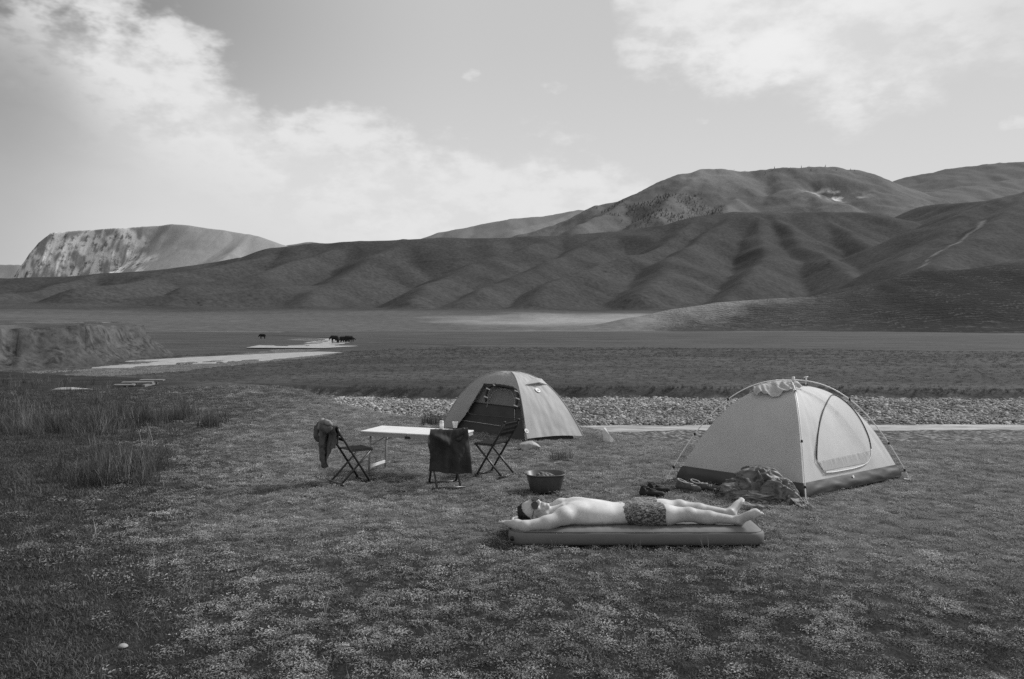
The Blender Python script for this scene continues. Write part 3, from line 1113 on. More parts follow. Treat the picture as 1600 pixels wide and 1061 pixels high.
def cloth(X, rest_scale=1.0, steps=120, iters=12, pins=None, caps=(), floor=0.0, damp=.97, bend=.25, dt=.016, grav=-9.8, thick=.008, mu=.5, wind=None):
    """position based cloth; X (n,m,3) start, caps = [(a,b,r)] capsules to lie on"""
    X = X.copy()
    R0 = X.copy() if rest_scale is None else None
    n, m, _ = X.shape
    V = np.zeros_like(X)
    W = np.ones((n, m, 1))
    if pins is not None:
        W[pins] = 0
    rest = cloth.rest if cloth.rest is not None else X
    cons = []

    def addc(sa, sb, st):
        L0 = np.linalg.norm(rest[sb] - rest[sa], axis=2, keepdims=True)
        cons.append((sa, sb, L0, st))
    S = slice
    for st, off in ((1.0, 1), (bend, 2)):
        for ph in range(2 * off):
            if off == 1:
                ra = S(ph, n - 1, 2)
                rb = S(ph + 1, n, 2)
                addc((ra, S(None)), (rb, S(None)), st)
                ra = S(ph, m - 1, 2)
                rb = S(ph + 1, m, 2)
                addc((S(None), ra), (S(None), rb), st)
            else:
                addc((S(ph, n - 2, 4), S(None)), (S(ph + 2, n, 4), S(None)), st)
                addc((S(None), S(ph, m - 2, 4)), (S(None), S(ph + 2, m, 4)), st)
    for p0 in (0, 1):
        addc((S(p0, n - 1, 2), S(0, m - 1)), (S(p0 + 1, n, 2), S(1, m)), .6)
        addc((S(p0, n - 1, 2), S(1, m)), (S(p0 + 1, n, 2), S(0, m - 1)), .6)
    for it in range(steps):
        V[..., 2] += grav * dt
        if wind is not None:
            V += wind * dt
        V *= damp
        P0 = X.copy()
        X = X + V * dt * (W > 0)
        for _ in range(iters):
            for sa, sb, L0, st in cons:
                a, b = X[sa], X[sb]
                k = min(a.shape[0], b.shape[0]), min(a.shape[1], b.shape[1])
                a, b = a[:k[0], :k[1]], b[:k[0], :k[1]]
                L_ = L0[:k[0], :k[1]]
                wa, wb = W[sa][:k[0], :k[1]], W[sb][:k[0], :k[1]]
                d = b - a
                l_ = np.linalg.norm(d, axis=2, keepdims=True) + 1e-9
                c = st * (l_ - L_) / l_ / np.maximum(wa + wb, 1e-6) * d
                a += c * wa
                b -= c * wb
            for (ca, cb, cr) in caps:
                ca_, cb_ = np.array(ca, float), np.array(cb, float)
                d = cb_ - ca_
                t = np.clip(((X - ca_) @ d) / (d @ d + 1e-12), 0, 1)[..., None]
                q = X - ca_ - t * d
                l_ = np.linalg.norm(q, axis=2, keepdims=True) + 1e-9
                pen = (cr + thick) - l_
                hitm = (pen > 0) & (W > 0)
                X = np.where(hitm, X + q / l_ * pen, X)
                X = np.where(hitm, X + (P0 - X) * mu * .3, X)
            fl = X[..., 2] < floor + thick
            X[..., 2] = np.where(fl, floor + thick, X[..., 2])
            X[..., :2] = np.where(fl[..., None], X[..., :2] + (P0[..., :2] - X[..., :2]) * mu, X[..., :2])
        V = (X - P0) / dt
        sp_ = np.linalg.norm(V, axis=2, keepdims=True)
        V = np.where(sp_ > 3, V / (sp_ + 1e-9) * 3, V)
    return X


cloth.rest = None


def grid_faces(n, m):
    idx = np.arange(n * m).reshape(n, m)
    return np.stack([idx[:-1, :-1].ravel(), idx[:-1, 1:].ravel(), idx[1:, 1:].ravel(), idx[1:, :-1].ravel()], 1)


def sheet_obj(name, X, mat, parent=None, thick=.006, sub=1):
    n, m, _ = X.shape
    o = np_mesh(name, X.reshape(-1, 3), grid_faces(n, m), mat, parent)
    s = o.modifiers.new('thick', 'SOLIDIFY')
    s.thickness = thick
    s.offset = 0
    if sub:
        b = o.modifiers.new('sub', 'SUBSURF')
        b.levels = b.render_levels = sub
    return o


def gz(x, y):
    return float(height(np.array([float(x)]), np.array([float(y)]))[0])


def on_ground_many(px, py):
    px, py = np.asarray(px, float), np.asarray(py, float)
    u, v = (px - 800) / F_PX, (530.5 - py) / F_PX
    dy_, dz_ = math.cos(PITCH) + v * math.sin(PITCH), -math.sin(PITCH) + v * math.cos(PITCH)
    z = np.zeros(len(px))
    for _ in range(6):
        t = (z - CAM_H) / dz_
        z = height(u * t, dy_ * t)
    return np.stack([u * t, dy_ * t, z], 1)


def on_ground(px, py):
    """place on the terrain seen at a photo pixel"""
    z = 0.0
    for _ in range(6):
        q = gp(px, py, z)
        z = gz(q.x, q.y)
    return Vector((q.x, q.y, z))


# ================================================================== CAMP
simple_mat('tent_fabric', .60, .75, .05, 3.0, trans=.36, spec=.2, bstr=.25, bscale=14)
simple_mat('tent_fabric_lit', .72, .75, .05, 3.0, trans=.30, spec=.2, bstr=.2, bscale=14)  # same cloth, with the right side's light put into the colour
simple_mat('tent_tub', .055, .6, .15, 5.0, bstr=.5, bscale=11)
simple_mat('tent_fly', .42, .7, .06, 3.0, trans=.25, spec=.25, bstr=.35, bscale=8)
simple_mat('tent_fly_pale', .56, .7, .06, 3.0, trans=.30, spec=.25, bstr=.35, bscale=8)  # end panel's light put into the colour; also used for pale seams
simple_mat('inner_mesh', .30, .9, .1, 6.0, trans=.45)
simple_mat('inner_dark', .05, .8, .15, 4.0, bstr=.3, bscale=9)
simple_mat('pole_white', .72, .35, .05, 8.0)
simple_mat('black_plastic', .018, .5, .1, 20.0)
simple_mat('white_tab', .7, .7, .1, 20.0)
simple_mat('zip_dark', .02, .6, .1, 40.0)
simple_mat('table_white', .62, .5, .06, 6.0)
simple_mat('table_leg', .33, .5, .06, 8.0)
simple_mat('chair_metal', .035, .35, .2, 20.0, spec=.5)
simple_mat('chair_slat', .014, .8, .2, 20.0, spec=.15)
simple_mat('towel_dark', .035, .95, .2, 14.0, bstr=.6, bscale=160)
simple_mat('jacket_grey', .085, .85, .25, 9.0, bstr=.4, bscale=60)
simple_mat('jacket_light', .22, .85, .2, 9.0)
simple_mat('basin_plastic', .075, .45, .15, 8.0)
simple_mat('laundry_dark', .11, .7, .6, 18.0, bstr=.6, bscale=40)
simple_mat('heap_fabric_pale', .21, .6, .25, 6.0, bstr=.4, bscale=22)
simple_mat('heap_fabric', .12, .5, .3, 5.0, bstr=.4, bscale=22, spec=.35)
simple_mat('mattress_fabric', .14, .75, .06, 5.0, bstr=.12, bscale=200)
simple_mat('seam_dark', .03, .8, .1, 30.0)
simple_mat('stone_pale', .68, .9, .2, 9.0, bstr=.5, bscale=30)
simple_mat('stone_grey', .3, .9, .3, 9.0, bstr=.5, bscale=30)
simple_mat('shoe_dark', .014, .7, .3, 20.0)
simple_mat('shoe_grey', .07, .7, .4, 20.0)
simple_mat('shoe_cuff', .45, .8, .1, 20.0)
simple_mat('cup_white', .75, .4, .04, 10.0)
simple_mat('can_grey', .5, .45, .08, 30.0)
simple_mat('animal_coat', .012, .8, .3, 6.0)
simple_mat('weathered_board', .15, .85, .3, 6.0)


class Dome:
    """tent shell: four corners, apex, diagonal arcs"""

    def __init__(self, A, B, D, C, zb, h, p=2.35, inset=1.0, sag=.03):
        self.c = [np.array([*q[:2]]) for q in (A, B, D, C)]
        self.ctr = sum(self.c) / 4
        self.zb, self.h, self.p, self.ins, self.sag = np.array(zb, float), h, p, inset, sag

    def pt(self, i, s, t):
        """face i (corner i -> i+1), s along 0..1, t 0 base .. 1 apex"""
        s, t = np.asarray(s, float), np.asarray(t, float)
        q = np.sin(np.clip(t, 0, 1) * np.pi / 2)
        rad = 1 - q ** 1.25                                # horizontal distance from the apex
        rad = np.clip(rad, 0, 1)
        z = self.h * (1 - rad ** self.p)
        a, b = self.c[i], self.c[(i + 1) % 4]
        g = (a[:, None] if s.ndim == 1 else a.reshape(2, *([1] * s.ndim))) * 1.0
        e = (b[:, None] if s.ndim == 1 else b.reshape(2, *([1] * s.ndim))) * 1.0
        m = g + (e - g) * s
        cc = self.ctr.reshape(2, *([1] * s.ndim))
        sg = 1 - self.sag * 4 * s * (1 - s) * np.sin(np.pi * np.clip(t, 0, 1))
        xy = cc + (m - cc) * rad * self.ins * sg
        za, zb_ = self.zb[i], self.zb[(i + 1) % 4]
        base = (za + (zb_ - za) * s) * rad + self.zb.mean() * (1 - rad)
        return np.stack([xy[0], xy[1], base + z], -1)

    def nrm(self, i, s, t):
        e = 1e-3
        a = self.pt(i, s + e, t) - self.pt(i, s - e, t)
        tt = np.clip(t, .002, .99)
        b = self.pt(i, s, tt + e) - self.pt(i, s, tt - e)
        n = np.cross(a, b)
        n = n / (np.linalg.norm(n, axis=-1, keepdims=True) + 1e-9)
        o = self.pt(i, s, t)[..., :2] - self.ctr
        flip = np.sign((n[..., :2] * o).sum(-1, keepdims=True))
        return n * np.where(flip == 0, 1, flip)

    def face(self, i, s0, s1, t0, t1, ns=40, nt_=40, off=0.0):
        S_, T_ = np.meshgrid(np.linspace(s0, s1, ns), np.linspace(t0, t1, nt_))
        P = self.pt(i, S_, T_)
        if off:
            P = P + self.nrm(i, S_, T_) * off
        return P

    def locate(self, i, px, py):
        if not hasattr(self, 'cache'):
            self.cache = {}
        if i not in self.cache:
            S_, T_ = np.meshgrid(np.linspace(0, 1, 160), np.linspace(0, .97, 160))
            P = self.pt(i, S_, T_)
            X, Y = to_px(P)
            self.cache[i] = (S_, T_, X, Y)
        S_, T_, X, Y = self.cache[i]
        d = (X - px) ** 2 + (Y - py) ** 2
        # refine: weighted mean of the four closest samples
        j = np.argsort(d.ravel())[:4]
        w = 1 / (d.ravel()[j] + .05)
        return (S_.ravel()[j] * w).sum() / w.sum(), (T_.ravel()[j] * w).sum() / w.sum()

    def on(self, i, px, py, off=.004):
        s, t = self.locate(i, px, py)
        s, t = np.array([s]), np.array([t])
        return Vector((self.pt(i, s, t) + self.nrm(i, s, t) * off)[0])


def to_px(P):
    x, y, z = P[..., 0], P[..., 1], P[..., 2] - CAM_H
    cp, sp_ = math.cos(PITCH), math.sin(PITCH)
    dep = y * cp - z * sp_
    upv = y * sp_ + z * cp
    return 800 + F_PX * x / dep, 530.5 - F_PX * upv / dep


def face_obj(name, P, mat, parent, keep=None):
    n, m, _ = P.shape
    Q_ = grid_faces(n, m)
    if keep is not None:
        Q_ = Q_[keep.ravel()]
    return np_mesh(name, P.reshape(-1, 3), Q_, mat, parent)


def smooth_path(pts, n=60):
    pts = np.array([[*q] for q in pts], float)
    k = np.concatenate([[0], np.cumsum(np.linalg.norm(np.diff(pts, axis=0), axis=1))])
    u = np.linspace(0, k[-1], n)
    out = np.stack([np.interp(u, k, pts[:, i]) for i in range(3)], 1)
    for _ in range(4):
        out[1:-1] = .25 * out[:-2] + .5 * out[1:-1] + .25 * out[2:]
    return [Vector(q) for q in out]


# ------------------------------------------------------------------ right tent (pale inner tent on two crossing poles)
tA, tB, tC = on_ground(1257, 781), on_ground(1051, 748), on_ground(1415, 746)
tD = tB + tC - tA
tD.z = gz(tD.x, tD.y)
root = thing('tent', 'pale dome tent on white crossing poles with its flysheet bunched on top', 'tent', ((tB + tC) / 2)[:])
T0 = root.location.copy()


def under(o, root_):
    """keep world-space vertices when parented to a moved empty"""
    o.matrix_parent_inverse = root_.matrix_basis.inverted()
    return o


bpy.context.view_layer.update()
rt = Dome(tA, tB, tD, tC, (tA.z, tB.z, tD.z, tC.z), 1.035, 2.35, .97, .02)
rt_t = .064                                    # where the dark tub ends (t)
names = ('left', 'far_left', 'far_right', 'right')
for i in range(4):
    S_, T_ = np.meshgrid(np.linspace(0, 1, 48), np.linspace(rt_t, 1, 56))
    P = rt.pt(i, S_, T_)
    nrm_ = rt.nrm(i, S_, T_)
    wr = (.016 * PN.fbm(S_ * 4 + i * 7, T_ * 5, 3) + .014 * PN2.n2(S_ * 26 + i * 3, T_ * 2.5) * (1 - T_) ** 2 * (.3 + np.abs(2 * S_ - 1) ** 2)) * np.clip((T_ - rt_t) * 8, 0, 1) * (1 - T_)
    P = P + nrm_ * wr[..., None]
    under(face_obj('wall_panel', P, 'tent_fabric_lit' if i == 3 else 'tent_fabric', root), root)  # right panel: its stronger light put into a paler tone
    S_, T_ = np.meshgrid(np.linspace(0, 1, 70), np.linspace(0, rt_t, 10))
    P = rt.pt(i, S_, T_)
    tt = T_ / rt_t
    P = P + rt.nrm(i, S_, T_) * ((.010 * PN.fbm(S_ * 11 + 4 * i, tt * 2.5, 3) + .02 * np.sin(np.pi * tt) * (1 - .4 * np.abs(2 * S_ - 1))) * np.sin(np.pi * np.clip(tt, 0, 1)) ** .5)[..., None]
    P[..., 2] += .012 + .03 * (1 - tt) * np.abs(PN2.n2(S_ * 5 + i, 0 * S_)) * (i in (0, 3))
    under(face_obj('floor_tub', P, 'tent_tub', root), root)
mbx = MB()
flo = [rt.c[i] for i in range(4)]
mbx.add([(q[0] * .97 + rt.ctr[0] * .03, q[1] * .97 + rt.ctr[1] * .03, gz(*q) + .012) for q in flo], [(0, 1, 2, 3)])
under(mbx.build('ground_floor', 'tent_tub', root), root)


def pole_arc(a, b, n=60, h=1.10, p=2.35, lift=0.0):
    out = []
    for k in range(n):
        w = -1 + 2 * k / (n - 1)
        sgn = math.copysign(abs(math.sin(w * math.pi / 2)) ** .9, w)
        q = (a + b) / 2 + (b - a) / 2 * sgn
        q.z = (a.z + b.z) / 2 * 1.0 + (h + lift) * (1 - abs(sgn) ** p)
        out.append(q)
    return out


pA, pB, pC = on_ground(1259.5, 787), on_ground(1041, 750), on_ground(1422, 751)
pD = tD + (tD - tA).normalized() * .06
arcs = []
for a, b, lift in ((pB, pC, 0.015), (pA, pD, 0.0)):
    pts = pole_arc(a, b, 70, 1.085, 2.35, lift)
    arcs.append(pts)
    mbx = MB()
    mbx.tube(pts, .0062, 8)
    under(mbx.build('pole', 'pole_white', root, True), root)


def clip(parent, pos, inner):
    mbx = MB()
    mbx.tube([pos + Vector((0, 0, -.014)), pos + Vector((0, 0, .014))], .012, 8)
    o_ = under(mbx.build('clip', 'black_plastic', parent, True), parent)
    mb2 = MB()
    mb2.bar(pos, inner, .028, .004)
    t_ = mb2.build('tab', 'white_tab', o_)
    t_.matrix_parent_inverse = (parent.matrix_basis).inverted()


for arc, fr in ((arcs[0], (.13, .235, .36, .66, .80, .90)), (arcs[1], (.12, .25, .42))):
    for q in fr:
        pos = arc[int(q * 69)]
        inn = Vector((*(rt.ctr + (np.array(pos[:2]) - rt.ctr) * .95), pos.z - .05))
        clip(root, pos, inn)
mbx = MB()
top = arcs[0][35]
mbx.tube([top + Vector((.0, -.01, -.02)), top + Vector((0, -.01, .035))], .016, 10)
under(mbx.build('pole_hub', 'white_tab', root, True), root)
mbx = MB()
mbx.tube([top + Vector((.14, .0, -.05)), top + Vector((.145, 0, .03))], .008, 8)
mbx.tube([top + Vector((.115, .0, .028)), top + Vector((.165, 0, .034))], .006, 8)
under(mbx.build('vent_strut', 'white_tab', root, True), root)
# corner stakes and webbing
for q in (pA, pB, pC):
    mbx = MB()
    mbx.tube([q + Vector((0, 0, -.05)), q + Vector((0, -.01, .05)), q + Vector((.02, -.02, .06))], .005, 6)
    mbx.bar(q + Vector((0, 0, .012)), Vector((*(rt.ctr + (np.array(q[:2]) - rt.ctr) * .95), q.z + .02)), .025, .004)
    under(mbx.build('corner_stake', 'white_tab', root), root)


def zpx(x, y, ox=1020, oy=570, s=.2625):
    return ox + x * s, oy + y * s


FR = 3                                         # face from right corner C to front corner A
door_dark = [(970, 565), (972, 490), (978, 420), (990, 345), (1010, 275), (1040, 212), (1065, 176), (1085, 156), (1110, 176), (1150, 222), (1195, 275), (1235, 330), (1265, 390),
             (1285, 440), (1294, 500)]
door_pale = [(1294, 500), (1293, 545), (1275, 580), (1240, 603), (1190, 616), (1130, 628), (1070, 638), (1020, 645)]
dd = [rt.on(FR, *zpx(*q), .012) for q in door_dark]
dpale = [rt.on(FR, *zpx(*q), .012) for q in door_pale]
mbx = MB()
mbx.tube(smooth_path(dd), .0058, 6)
under(mbx.build('zip', 'zip_dark', root, True), root)
mbx = MB()
mbx.tube(smooth_path(dpale), .0055, 6)
mbx.tube(smooth_path([dpale[-1], (dpale[-1] + dd[0]) / 2, dd[0]], 12), .003, 6)
under(mbx.build('door_seam', 'white_tab', root, True), root)
poly = [rt.locate(FR, *zpx(*q)) for q in door_dark + door_pale]
cs_, ct_ = np.mean([q[0] for q in poly]), np.mean([q[1] for q in poly])
_pl = np.array(poly + poly[:1])
_k = np.concatenate([[0], np.cumsum(np.linalg.norm(np.diff(_pl, axis=0), axis=1))])
_u = np.linspace(0, _k[-1], 90, endpoint=False)
_pl = np.stack([np.interp(_u, _k, _pl[:, i]) for i in range(2)], 1)
for _ in range(3):
    _pl = .25 * np.roll(_pl, 1, 0) + .5 * _pl + .25 * np.roll(_pl, -1, 0)
poly = [tuple(q) for q in _pl]
rings = 14
Pd = []
for k in range(rings + 1):
    f_ = k / rings
    s_ = np.array([cs_ + (q[0] - cs_) * f_ for q in poly])
    t_ = np.array([ct_ + (q[1] - ct_) * f_ for q in poly])
    Pd.append(rt.pt(FR, s_, t_) + rt.nrm(FR, s_, t_) * (.0085 + .003 * PN.fbm(s_ * 6, t_ * 6, 2)[:, None]))
Pd = np.array(Pd)
Pd = np.concatenate([Pd, Pd[:, :1]], 1)
door = under(face_obj('door', Pd, 'tent_fabric_lit', root), root)
# ruffled pocket at the foot of the door
S_, T_ = [], []
for row in np.linspace(0, 1, 10):
    a0_, b0_ = rt.locate(FR, *zpx(985 + 32 * row, 578 + 55 * row)), rt.locate(FR, *zpx(1284 - 14 * row, 512 + 68 * row))
    cols = np.linspace(0, 1, 70)
    S_.append(a0_[0] + (b0_[0] - a0_[0]) * cols)
    T_.append(a0_[1] + (b0_[1] - a0_[1]) * cols)
S_, T_ = np.array(S_), np.array(T_)
ruf = .013 + .006 * PN.n2(S_ * 60, T_ * 10) * np.linspace(1, .1, 10)[:, None]
P = rt.pt(FR, S_, T_) + rt.nrm(FR, S_, T_) * ruf[..., None]
under(face_obj('door_pocket', P, 'tent_fabric', root), root)
# small emblem on the tub
e = rt.on(FR, *zpx(1183, 667), .035)
mbx = MB()
mbx.lathe([(0.0, 0), (.013, 0.001), (.016, 0)], 12)
o_ = mbx.build('emblem', 'white_tab', root)
nn = Vector(rt.nrm(FR, np.array([.5]), np.array([.06]))[0])
o_.matrix_world = Matrix.Translation(e - nn * .012) @ nn.to_track_quat('Z', 'Y').to_matrix().to_4x4()
under(o_, root)
o_.matrix_basis = Matrix.Translation(e - nn * .012) @ nn.to_track_quat('Z', 'Y').to_matrix().to_4x4()

# flysheet bunched over the top, a loose thing lying on the tent
cloth.rest = None
n_, m_ = 34, 60
u, w = np.meshgrid(np.linspace(0, 1, m_), np.linspace(0, 1, n_))
ctr3 = Vector((*rt.ctr, T0.z))
# sheet laid over the left half of the crossing: along pole B-C and hanging on the front
ax_ = (pC - pB).normalized()
Xs = np.zeros((n_, m_, 3))
along = -.42 + .46 * u + .03 * PN.n2(w * 3, u * 2)
depth = -.27 + .20 * u * 0 + .42 * w + .10 * (1 - w) * sstep(u, .0, .35) * 0 + .14 * (1 - w) * (1 - sstep(u, .12, .40)) + .025 * (1 - w) * PN2.n2(u * 3, 0 * u)
Xs[..., 0] = ctr3.x + ax_.x * along + .0 * depth
Xs[..., 1] = ctr3.y + ax_.y * along + depth * .95
rad_ = np.clip(np.abs(along) / 1.31 + np.abs(depth) / 1.11, 0, 1)
Xs[..., 2] = T0.z + 1.045 * (1 - (rad_ ** 2 + .02) ** (2.35 / 2)) + .05
fold = .035 * np.abs(PN.n2(u * 4.5 + 3, w * 1.6)) + .016 * PN2.n2(u * 12 + 2 * w, w * 2.0) * (1.1 - w)
Xs[..., 2] += fold
Xs[..., 1] -= .03 * PN2.n2(u * 7, w * 1.5) * (1 - w) + .02
hem = .03 * PN.n2(u * 3 + 9, 0 * u) * (1 - sstep(w, 0, .35))
Xs[..., 2] += hem
tagd = sheet_obj('flysheet', Xs, 'tent_fabric', None, .005, 1)
tag(tagd, 'crumpled pale flysheet gathered over the top of the right tent', 'flysheet')
# dark vent panel showing right of the hub
vp = [rt.on(FR, 1243, 602, .012), rt.on(FR, 1263, 602.5, .012), rt.on(FR, 1261, 598, .03), rt.on(FR, 1248, 597, .03)]
mbx = MB()
mbx.add([v_ for v_ in vp] + [v_ + Vector((0, .15, .0)) for v_ in vp], [(0, 1, 2, 3), (0, 4, 5, 1), (1, 5, 6, 2), (2, 6, 7, 3)])
under(mbx.build('roof_vent', 'tent_tub', root), root)

# ------------------------------------------------------------------ left tent (grey dome fly with open door)
def g2(x, y):
    return Vector((x, y, gz(x, y)))


lA, lC, lB = g2(.22, 11.35), g2(1.09, 11.85), g2(-1.17, 13.1)
lD = lB + lC - lA
lD.z = gz(lD.x, lD.y)
root2 = thing('tent', 'grey dome tent with open dark doorway standing behind the table', 'tent', ((lB + lC) / 2)[:])
bpy.context.view_layer.update()
zc = root2.location.z
lt = Dome(lA, lB, lD, lC, (lA.z, lB.z, lD.z, lC.z), dp(796, 580.5, root2.location.y).z - zc, 2.5, 1.0, -.02)


def z1(x, y):
    return 660 + x / 4.4214, 560 + y / 4.4214


open_poly = np.array([z1(*q) for q in [(425, 172), (480, 178), (560, 190), (640, 208), (662, 225), (688, 300), (702, 420), (712, 640), (330, 620), (225, 485), (300, 385), (360, 290), (405, 215)]])
for i in range(4):
    S_, T_ = np.meshgrid(np.linspace(0, 1, 130), np.linspace(.028 if i != 0 else 0.015, 1, 110))
    P = lt.pt(i, S_, T_)
    hem_ = (.035 if i == 3 else .015) * np.sin(np.pi * S_) * np.clip(1 - T_ * 12, 0, 1)
    P[..., 2] += hem_
    nrm_ = lt.nrm(i, S_, T_)
    wr = (.018 * PN.fbm(S_ * 3 + i * 5, T_ * 4, 3) + .006 * PN2.n2(S_ * 9 + i * 9, T_ * 3) * (1 - T_) ** 1.5) * (1 - np.abs(2 * S_ - 1) ** 4)
    wr = wr * np.clip((1 - T_) * 3, 0, 1)
    P = P + nrm_ * wr[..., None]
    keep = None
    if i == 0:
        ctrq = (P[:-1, :-1] + P[1:, 1:]) / 2
        X_, Y_ = to_px(ctrq)
        keep = ~in_poly(X_, Y_, open_poly)
    under(face_obj('fly_panel', P, 'tent_fly_pale' if i == 3 else 'tent_fly', root2, keep), root2)  # end panel: its stronger light put into a paler fly tone
# seams over the pole lines
for i in (0, 1, 3):
    ts = np.linspace(.02, 1, 40)
    P = lt.pt(i, np.zeros(40), ts)
    mbx = MB()
    mbx.tube([Vector(q) for q in P], .008, 6)
    under(mbx.build('seam', 'tent_fly', root2, True), root2)
# edge piping of the open door
op = [lt.on(0, *q, .004) for q in open_poly if q[1] < 668]
mbx = MB()
mbx.tube(smooth_path(op[-4:] + op[:4], 40), .007, 6)
under(mbx.build('door_piping', 'tent_tub', root2, True), root2)
# inner tent seen through the opening
li = Dome(lA, lB, lD, lC, (lA.z, lB.z, lD.z, lC.z), lt.h * .93, 2.3, .86, .02)
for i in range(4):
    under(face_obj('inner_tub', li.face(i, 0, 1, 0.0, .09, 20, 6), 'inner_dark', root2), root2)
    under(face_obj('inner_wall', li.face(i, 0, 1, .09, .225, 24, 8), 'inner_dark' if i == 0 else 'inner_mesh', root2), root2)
    under(face_obj('inner_mesh_panel', li.face(i, 0, 1, .225, 1, 30, 30), 'inner_mesh', root2), root2)
mbx = MB()
P = li.pt(0, np.linspace(.0, 1, 30), np.full(30, .225)) + li.nrm(0, np.linspace(.0, 1, 30), np.full(30, .225)) * .006
mbx.tube([Vector(q) for q in P], .006, 6)
under(mbx.build('inner_seam', 'zip_dark', root2, True), root2)
mbx = MB()
P = li.pt(0, np.linspace(.3, .95, 30), np.full(30, .085)) + li.nrm(0, np.linspace(.3, .95, 30), np.full(30, .085)) * .01
mbx.tube([Vector(q) for q in P], .005, 6)
under(mbx.build('tub_seam', 'tent_fly_pale', root2, True), root2)
# arched inner door zip
arch = [li.on(0, *z1(*q), .008) for q in [(445, 340), (465, 280), (500, 230), (540, 212), (590, 215), (625, 235), (642, 290), (645, 345)]]
mbx = MB()
mbx.tube(smooth_path(arch, 40), .004, 6)
mbx.tube(smooth_path([li.on(0, *z1(641, 350), .01), li.on(0, *z1(641, 430), .01)], 8), .005, 6)
under(mbx.build('inner_door_zip', 'tent_fly_pale', root2, True), root2)
# rolled-up door with toggles
roll = [lt.on(0, *z1(*q), .0) for q in [(438, 300), (440, 250), (452, 205), (490, 183), (560, 192), (630, 206), (656, 225), (662, 270), (648, 320), (636, 352)]]
rp = smooth_path(roll, 46)
mbx = MB()
mbx.tube(rp, [.012 + .010 * abs(math.sin(k * .8)) + (.006 if 12 < k < 30 else 0) for k in range(46)], 8)
under(mbx.build('rolled_door', 'zip_dark', root2, True), root2)
for k in (3, 8, 14, 34, 39, 43):
    mbx = MB()
    q = rp[k] + Vector((0, -.025, 0))
    mbx.bar(q + Vector((-.03, -.006, .012)), q + Vector((.03, -.006, -.014)), .012, .016)
    under(mbx.build('toggle', 'white_tab', root2), root2)
# vent hood on the end panel
vt = [lt.on(3, *z1(*q), o_) for q, o_ in (((712, 183), .006), ((775, 140), .02), ((820, 150), .03), ((872, 172), .006), ((800, 182), .05))]
mbx = MB()
mbx.add(vt, [(0, 4, 1), (1, 4, 2), (2, 4, 3)])
mbx.add([v_ + Vector((0, 0, -.012)) for v_ in vt], [(0, 1, 4), (1, 2, 4), (2, 3, 4)])
under(mbx.build('vent_hood', 'tent_fly_pale', root2), root2)


def emblem(dome, face, px, py, r, mats, parent, name='emblem'):
    c = dome.on(face, px, py, .008)
    s, t = dome.locate(face, px, py)
    nv = Vector(dome.nrm(face, np.array([s]), np.array([t]))[0])
    rot = nv.to_track_quat('Z', 'Y').to_matrix().to_4x4()
    mbx = MB()
    mbx.lathe([(0, .0), (r, 0), (r * 1.02, -.003)], 20, sx=1.0, sy=1.25)
    o_ = mbx.build(name, mats[0], parent)
    o_.matrix_basis = Matrix.Translation(c) @ rot @ Matrix.Rotation(.5, 4, 'Z')
    under(o_, parent)
    m2 = MB()
    m2.add([(-r * .55, -r * .55, .002), (r * .1, -r * .3, .002), (r * .6, -r * .75, .002), (r * .25, r * .2, .002), (-r * .25, r * .25, .002)], [(0, 1, 2, 3, 4)])
    k_ = m2.build('emblem_mark', mats[1], o_)


emblem(lt, 3, *z1(797, 221), .036, ('cup_white', 'tent_fly'), root2)
emblem(lt, 3, *z1(718, 500), .03, ('cup_white', 'tent_fly'), root2)

# ------------------------------------------------------------------ folding table
TC = Vector((-1.085, 9.10, 0))
TC.z = gz(TC.x, TC.y)
TRZ = R(-20)
table = thing('folding_table', 'low white folding camp table standing between the three chairs', 'table', TC, TRZ)
TH = .49
for s in (-1, 1):
    mbx = MB()
    mbx.box((s * .2995, 0, TH - .008), (.597, .50, .016))
    mbx.build('table_top', 'table_white', table, bevel=.004)
    mbx = MB()
    for yy in (-.238, .238):
        mbx.box((s * .299, yy, TH - .036), (.58, .016, .040))
    mbx.box((s * .582, 0, TH - .036), (.016, .46, .040))
    mbx.build('apron', 'table_leg', table, bevel=.002)
for s in (-1, 1):
    for yy in (-.19, .19):
        mbx = MB()
        mbx.tube([(s * .50, yy, TH - .05), (s * .525, yy, .0)], .0125, 10)
        mbx.build('leg', 'table_leg', table, True)
    mbx = MB()
    mbx.box((s * .521, 0, .075), (.012, .38, .034))
    mbx.build('stretcher', 'table_white', table, bevel=.002)
    for yy in (-.15, .15):
        mbx = MB()
        mbx.bar((s * .512, yy, TH - .17), (s * .25, yy, TH - .02), .012, .012)
        mbx.build('brace', 'table_leg', table)
mbx = MB()
mbx.box((0, -.240, TH - .05), (.07, .012, .03))
mbx.build('latch', 'chair_metal', table)

ttop = TC.z + TH + .0005
cq = gp(690, 670, ttop)
can = thing('drink_can', 'pale slim can standing on the white table', 'can', cq)
mbx = MB()
mbx.lathe([(0, 0), (.020, 0), (.024, .006), (.024, .086), (.020, .096), (.0185, .096), (.017, .093), (0, .093)], 20)
mbx.build('body', 'can_grey', can, True)
mbx = MB()
mbx.lathe([(.0243, .03), (.0246, .032), (.0246, .062), (.0243, .064)], 20)
mbx.build('label_band', 'cup_white', can, True)
cq = gp(711, 668.5, ttop)
cup = thing('cup', 'small white tapered cup standing on the white table', 'cup', cq)
mbx = MB()
mbx.lathe([(0, .001), (.021, .001), (.022, .003), (.031, .066), (.033, .068), (.031, .069), (.029, .064), (.020, .006), (0, .006)], 20)
mbx.build('body', 'cup_white', cup, True)
mbx = MB()
mbx.lathe([(.0305, .0665), (.0345, .0665), (.0345, .0705), (.0305, .0705)], 20)
mbx.build('rim', 'cup_white', cup, True)

# ------------------------------------------------------------------ folding chairs
CH_W = .145


